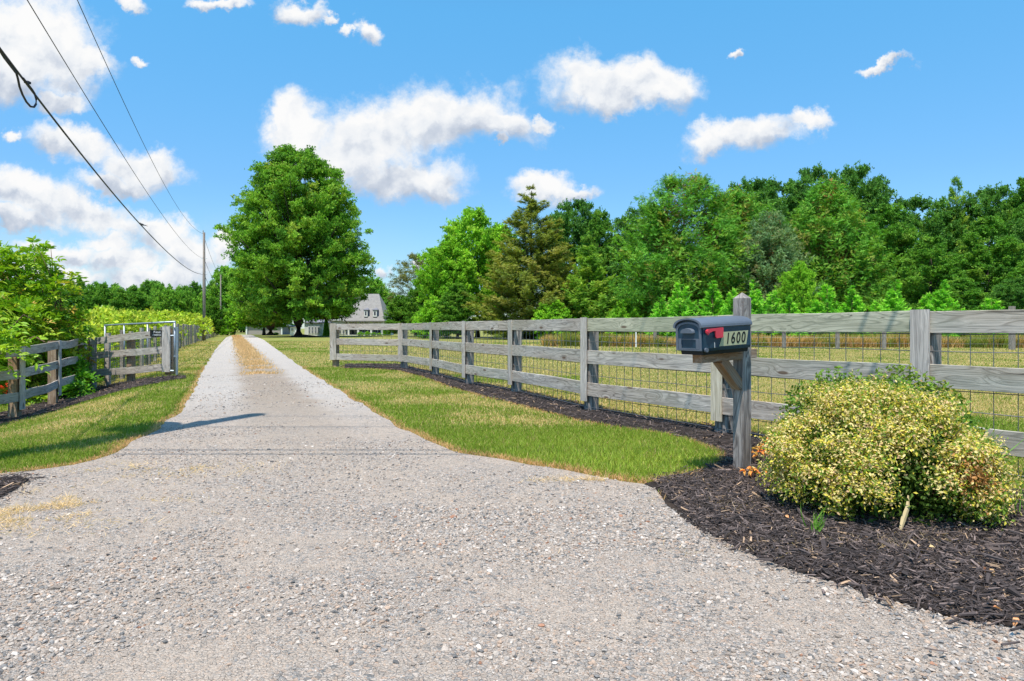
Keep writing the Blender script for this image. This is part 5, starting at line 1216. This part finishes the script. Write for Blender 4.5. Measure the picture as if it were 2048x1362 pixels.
solid('wall', hx(580, 108), hx(592, 108), 108, 110.5, 0, hz_(654, 108), M['white'], ob); roof('roof', hx(580, 108), hx(592, 108), 108, 110.5, hz_(654, 108) + .1, hx(584, 108), hx(588, 108), hz_(650, 108), M['slate'], .15, ob); window(582, 586.5, 656, 662, 108, ob)
GZ = 125.; gar = thing('garage', 'low taupe double garage with a pale metal roof at the end of the lane', 'garage', (hx(528, GZ), GZ, 0))
solid('wall', hx(494, GZ), hx(564, GZ), GZ, GZ + 6.5, 0, hz_(651, GZ), M['slate'], gar)
solid('garage_door', hx(497, GZ), hx(527, GZ), GZ - .06, GZ - .003, 0, hz_(653.5, GZ), M['taupe'], gar); solid('garage_door', hx(531, GZ), hx(561, GZ), GZ - .06, GZ - .003, 0, hz_(653.5, GZ), M['taupe'], gar)
for px in (493.6, 563.6): solid('corner_post', hx(px, GZ) - .13, hx(px, GZ) + .13, GZ - .15, GZ - .004, 0, hz_(651, GZ), M['white'], gar)
roof('roof', hx(494, GZ), hx(564, GZ), GZ, GZ + 6.5, hz_(650.6, GZ), hx(505, GZ), hx(553, GZ), hz_(645, GZ), M['galv'], .35, gar)
def topiary(lab, px, ytop, w, Z, cone=True, pal=[(.05,.14,.02), (.08,.2,.025), (.12,.25,.03)]):
    r = np.random.default_rng(int(px)); H = hz_(ytop, Z); W = w * Z / F / 2; n = 2600; z = r.uniform(0, 1, n) ** .9; q = W * ((1 - z) ** .7 if cone else np.where(z > .9, .75, 1.0)); a_ = r.uniform(0, 6.28, n); k = r.uniform(.8, 1.05, n)
    p = np.stack([q * k * np.cos(a_), q * k * np.sin(a_), z * H], 1); N = unit(np.stack([np.cos(a_), np.sin(a_), np.full(n, .4)], 1) + r.normal(size=(n, 3)) * .4); v, t, c = scatter(TUFTS, p, frames(N, r.normal(size=(n, 3))), np.full(n, .17), pick_col(r, pal, r.random(n)), r)
    t_ = thing('clipped_shrub', lab, 'shrub', (hx(px, Z), Z, 0)); link('foliage', mesh_np('foliage', v, t, M['leaf'], c), t_)
    mb = MB(); mb.tube([(hx(px, Z), Z, -.1), (hx(px, Z), Z, H * .8)], .06, 6); mb.build('trunk', M['bark'], t_)
topiary('tall clipped conical evergreen beside the sunroom', 652.5, 636, 12, 101.5); topiary('square clipped evergreen at the right corner of the house', 773.5, 655, 13, 106, False)
for i, (px, yt, w, lab) in enumerate([(721, 664, 14, 'low rounded shrub left of the first porch window'), (735, 663, 13, 'low pale shrub under the first porch window'), (747, 665, 12, 'low shrub between the porch windows'), (758, 666, 12, 'low reddish shrub under the right porch window'), (551, 665, 14, 'small clipped shrub in front of the garage')]):
    tree('foundation_shrub', lab, 'shrub', 'bushy', px, yt, w, 105.3 if px > 600 else 118, group='low shrubs along the house')
# second trunk of the yellowing tree, leaning
x0 = hx(541, 110); mt = thing('leaning_trunk', 'thick leaning reddish trunk in front of the garage', 'tree', (x0, 110, 0)); mb = MB()
mb.tube([(x0, 110, -.1), (x0 + .05, 110, 1.2), (x0 - .25, 110, 2.2), (x0 - .8, 110, 3.6), (x0 - 1.4, 110, 5.4)], .62, 10, scale=[1.5, 1, .9, .8, .5]); mb.tube([(x0 + .1, 110, 1.3), (x0 + .9, 110, 2.8), (x0 + 1.9, 110, 4.4), (x0 + 2.8, 110, 6.2)], .45, 8, scale=[1, .9, .7, .4]); mb.build('trunk', M['bark_red'], mt, smooth=True)
cr_, tips = lobed_crown(130, norm([(.28,.5),(.4,.95),(.6,1.0),(.8,.75),(1,.2)], 8.5, 4.6), 120, .9, 60, .34, [(.07,.15,.02), (.12,.2,.03), (.2,.24,.04), (.28,.24,.06)], .75, .2); V, T, C = cr_; o = link('crown', mesh_np('crown', V, T, M['leaf'], C), mt); 

# mulch ring round the oak
ox = hx(601, 89); n = 40; V = [(0, 0, .34)]; Tt = []
for k in range(n): a_ = 2 * math.pi * k / n; q = 2.6 + .25 * math.sin(3 * a_); V.append((q * math.cos(a_), q * math.sin(a_), .0))
for k in range(n): Tt.append((0, 1 + k, 1 + (k + 1) % n))
V = np.array(V) + np.array([ox, 90, 0.002]); o = link('mulch_mound', mesh_np('mulch_mound', V, np.array(Tt), M['mulch'], smooth=True)); tag(o, kind='structure')

# ------------------------------------------------------------------ utility poles and lines
def upole(lab, x, y, h, r0=.15, top_pin=True, ins=()):
    t = thing('utility_pole', lab, 'utility pole', (x, y, 0)); mb = MB(); mb.tube([(x, y, -.2), (x + .01, y, h * .5), (x, y, h)], r0, 12, scale=[1.1, .95, .72]); mb.build('pole', M['pole'], t, smooth=True)
    if top_pin:
        mb = MB(); mb.tube([(x - .08, y, h - .25), (x - .08, y, h + .12), (x - .08, y, h + .22)], .05, 8, scale=[.6, 1, .7]); mb.build('insulator', M['ceramic'], t)
    for z in ins:
        mb = MB(); mb.tube([(x - .28, y, z), (x + .28, y, z)], .03, 6); mb.build('bracket', M['galv'], t)
    return t
zt = lambda y, Z: CH + (HOR - y) * Z / F
p1 = ((408 - 1024) / F * 63, 63.); tp = upole('nearest wooden utility pole standing behind the wire fence', p1[0], p1[1], zt(465, 63), .15, True, (zt(517, 63), zt(548, 63)))
p2 = ((441.5 - 1024) / F * 113, 113.); upole('second utility pole down the lane, its top among the pale tree', p2[0], p2[1], zt(550, 113), .15, True)
p3 = ((455.5 - 1024) / F * 164, 164.); t3 = upole('third utility pole carrying a grey transformer', p3[0], p3[1], zt(583, 164), .2, True)
mb = MB(); mb.tube([(p3[0] - .1, 163.6, zt(609, 164)), (p3[0] - .1, 163.6, zt(597, 164))], .45, 12); mb.build('transformer', M['metal'], t3, smooth=True)
p4 = ((462 - 1024) / F * 186, 186.); t4 = upole('farthest utility pole with a pale transformer at the end of the lane', p4[0], p4[1], zt(615, 186), .2, False)
mb = MB(); mb.tube([(p4[0] - .1, 185.6, zt(630, 186)), (p4[0] - .1, 185.6, zt(621, 186))], .55, 12); mb.build('transformer', M['white'], t4, smooth=True)
NP = (-4.52, 5.45)                                                            # the pole just outside the left of the picture: its shadow crosses the drive
tn = upole('near utility pole at the roadside with a crossarm and transformer', NP[0], NP[1], 9.3, .20, True)
mb = MB(); mb.box((NP[0], NP[1] - .19, 5.3), (2.0, .11, .13), 1.42); mb.build('crossarm', M['pole'], tn)
mb = MB(); mb.tube([(NP[0] - .44, NP[1] - .1, 5.9), (NP[0] - .44, NP[1] - .1, 6.9)], .27, 12); mb.build('transformer', M['metal'], tn, smooth=True)
def wy(Z): return -2.88 - .405 * Z
def line(lab, m0, Z0, k, kb, zend, r_, name='overhead_wire'):
    pts = []; Zs = np.concatenate([np.linspace(4.7, 20, 26), np.linspace(21, 63, 30)])
    for Z in Zs: kk = k if Z > Z0 else kb; pts.append((wy(Z) + .0 * Z, float(Z), m0 + kk * (Z - Z0) ** 2))
    d_ = zend - pts[-1][2]; pts = [(x, y, z + d_ * sm(y, Z0, 63)) for x, y, z in pts]; pts = [(x, y, float(z)) for x, y, z in pts]
    t = thing(name, lab, 'wire', pts[0], 'wires running down the lane from pole to pole'); mb = MB(); mb.tube(pts, r_, 6); mb.build('strand', M['cable'], t, smooth=True); return t, pts
w1_, pts1 = line('lowest and thickest overhead cable, with a slack loop near the left edge', 4.25, 20, .0010, .0020, zt(548, 63), .016)
w2_, _ = line('middle overhead wire running to the nearest pole', 5.52, 20, .0011, .0011, zt(517, 63), .008)
w3_, _ = line('topmost overhead wire ending on the top of the nearest pole', 6.88, 23, .0016, .0018, zt(468, 63), .008)
# slack loop lashed to the lowest cable
def on1(px, py):
    Z = 2.88 / (-(px - 1024) / F - .405) if px < 440 else 9; return pz(px, py, Z)
def lp(px, py, Z=9.3): return pz(px, py, Z)
Zl = [8.25, 8.4, 8.55, 8.75, 9.0, 9.05, 9.15, 9.25, 9.4, 9.5, 9.55, 9.6, 9.6, 9.55, 9.5, 9.4, 9.2]
lpx = [(-8, 88), (1, 103), (9, 116), (19, 129), (33, 147), (36, 158), (39, 173), (45, 189), (53, 204), (61, 213), (68, 214), (72, 208), (72.5, 198), (69, 187), (64, 179), (57, 170), (46, 156)]
mb = MB(); mb.tube([lp(x, y, z) for (x, y), z in zip(lpx, Zl)], .0145, 7); mb.build('slack_loop', M['cable'], w1_, smooth=True)
mb = MB(); q = lp(55, 165, 9.4); mb.box(q, (.06, .06, .03)); mb.build('clamp', M['cable'], w1_)
# spans beyond the nearest pole
def span(lab, a, c, sag, r_):
    pts = [(a[0] + (c[0] - a[0]) * k / 16, a[1] + (c[1] - a[1]) * k / 16, a[2] + (c[2] - a[2]) * k / 16 - sag * 4 * (k / 16) * (1 - k / 16)) for k in range(17)]
    t = thing('overhead_wire', lab, 'wire', a); mb = MB(); mb.tube(pts, r_, 5); mb.build('strand', M['cable'], t)
span('thin top wire between the first and second poles of the lane', (p1[0] - .08, 63, zt(468, 63)), (p2[0], 113, zt(552, 113)), .6, .014)
span('thin middle wire between the first and second poles of the lane', (p1[0], 63, zt(517, 63)), (p2[0], 113, zt(580, 113)), .5, .014)
span('dark low cable between the first and second poles of the lane', (p1[0], 63, zt(548, 63)), (p2[0], 113, zt(592, 113)), .8, .02)
# lines along the road behind the camera side: they throw the straight shadows over the drive
for (h, yo, k, lab) in [(8.9, 5.42, .009, 'high street'), (6.9, 5.2, .012, 'middle street'), (5.9, 4.1, .013, 'low street'), (5.55, 4.02, .014, 'lowest street')]:
    pts = [(x, yo + .0 * x, h + .0012 * (x - NP[0]) ** 2 * -.5) for x in np.linspace(-30, 30, 25)]
    t = thing('street_wire', lab + ' line crossing over the mouth of the drive above the picture', 'wire', (NP[0], yo, h)); mb = MB(); mb.tube(pts, k, 6); mb.build('strand', M['cable'], t)

# swallow sitting on the lowest cable
Zb = 21.1; bp = Vector((wy(Zb), Zb, 4.25 + .001 * 1.2 + (zt(548, 63) - 4.25 - .001 * 43 ** 2) * float(sm(Zb, 20, 63)) + .02))
bd = thing('bird', 'small dark bird perched on the lowest cable', 'bird', bp)
mb = MB(); dv = Vector((.96, -.1, -.28)).normalized(); P0_ = bp + Vector((-.05, 0, .055))
prof_ = [(-.055, .004), (-.045, .014), (-.03, .022), (-.012, .020), (.005, .027), (.035, .034), (.07, .030), (.10, .020), (.13, .012), (.19, .009), (.25, .003)]
path = [P0_ + dv * s_ + Vector((0, 0, .020 if s_ < -.01 else 0)) for s_, _ in prof_]; mb.tube(path, 1.0, 10, scale=[q for _, q in prof_])
wp = P0_ + dv * .03; mb.sweep([wp + Vector((0, -.03, .01)), wp + dv * .12 + Vector((0, -.03, 0)), wp + dv * .24 + Vector((0, -.02, .05))], [(-.02, 0), (0, .006), (.02, 0), (0, -.006)], scale=[1, .9, .15])
mb.tube([bp + Vector((-.02, 0, -.02)), bp + Vector((-.02, 0, .035))], .004, 5); mb.build('body', M['bird'], bd, smooth=True)
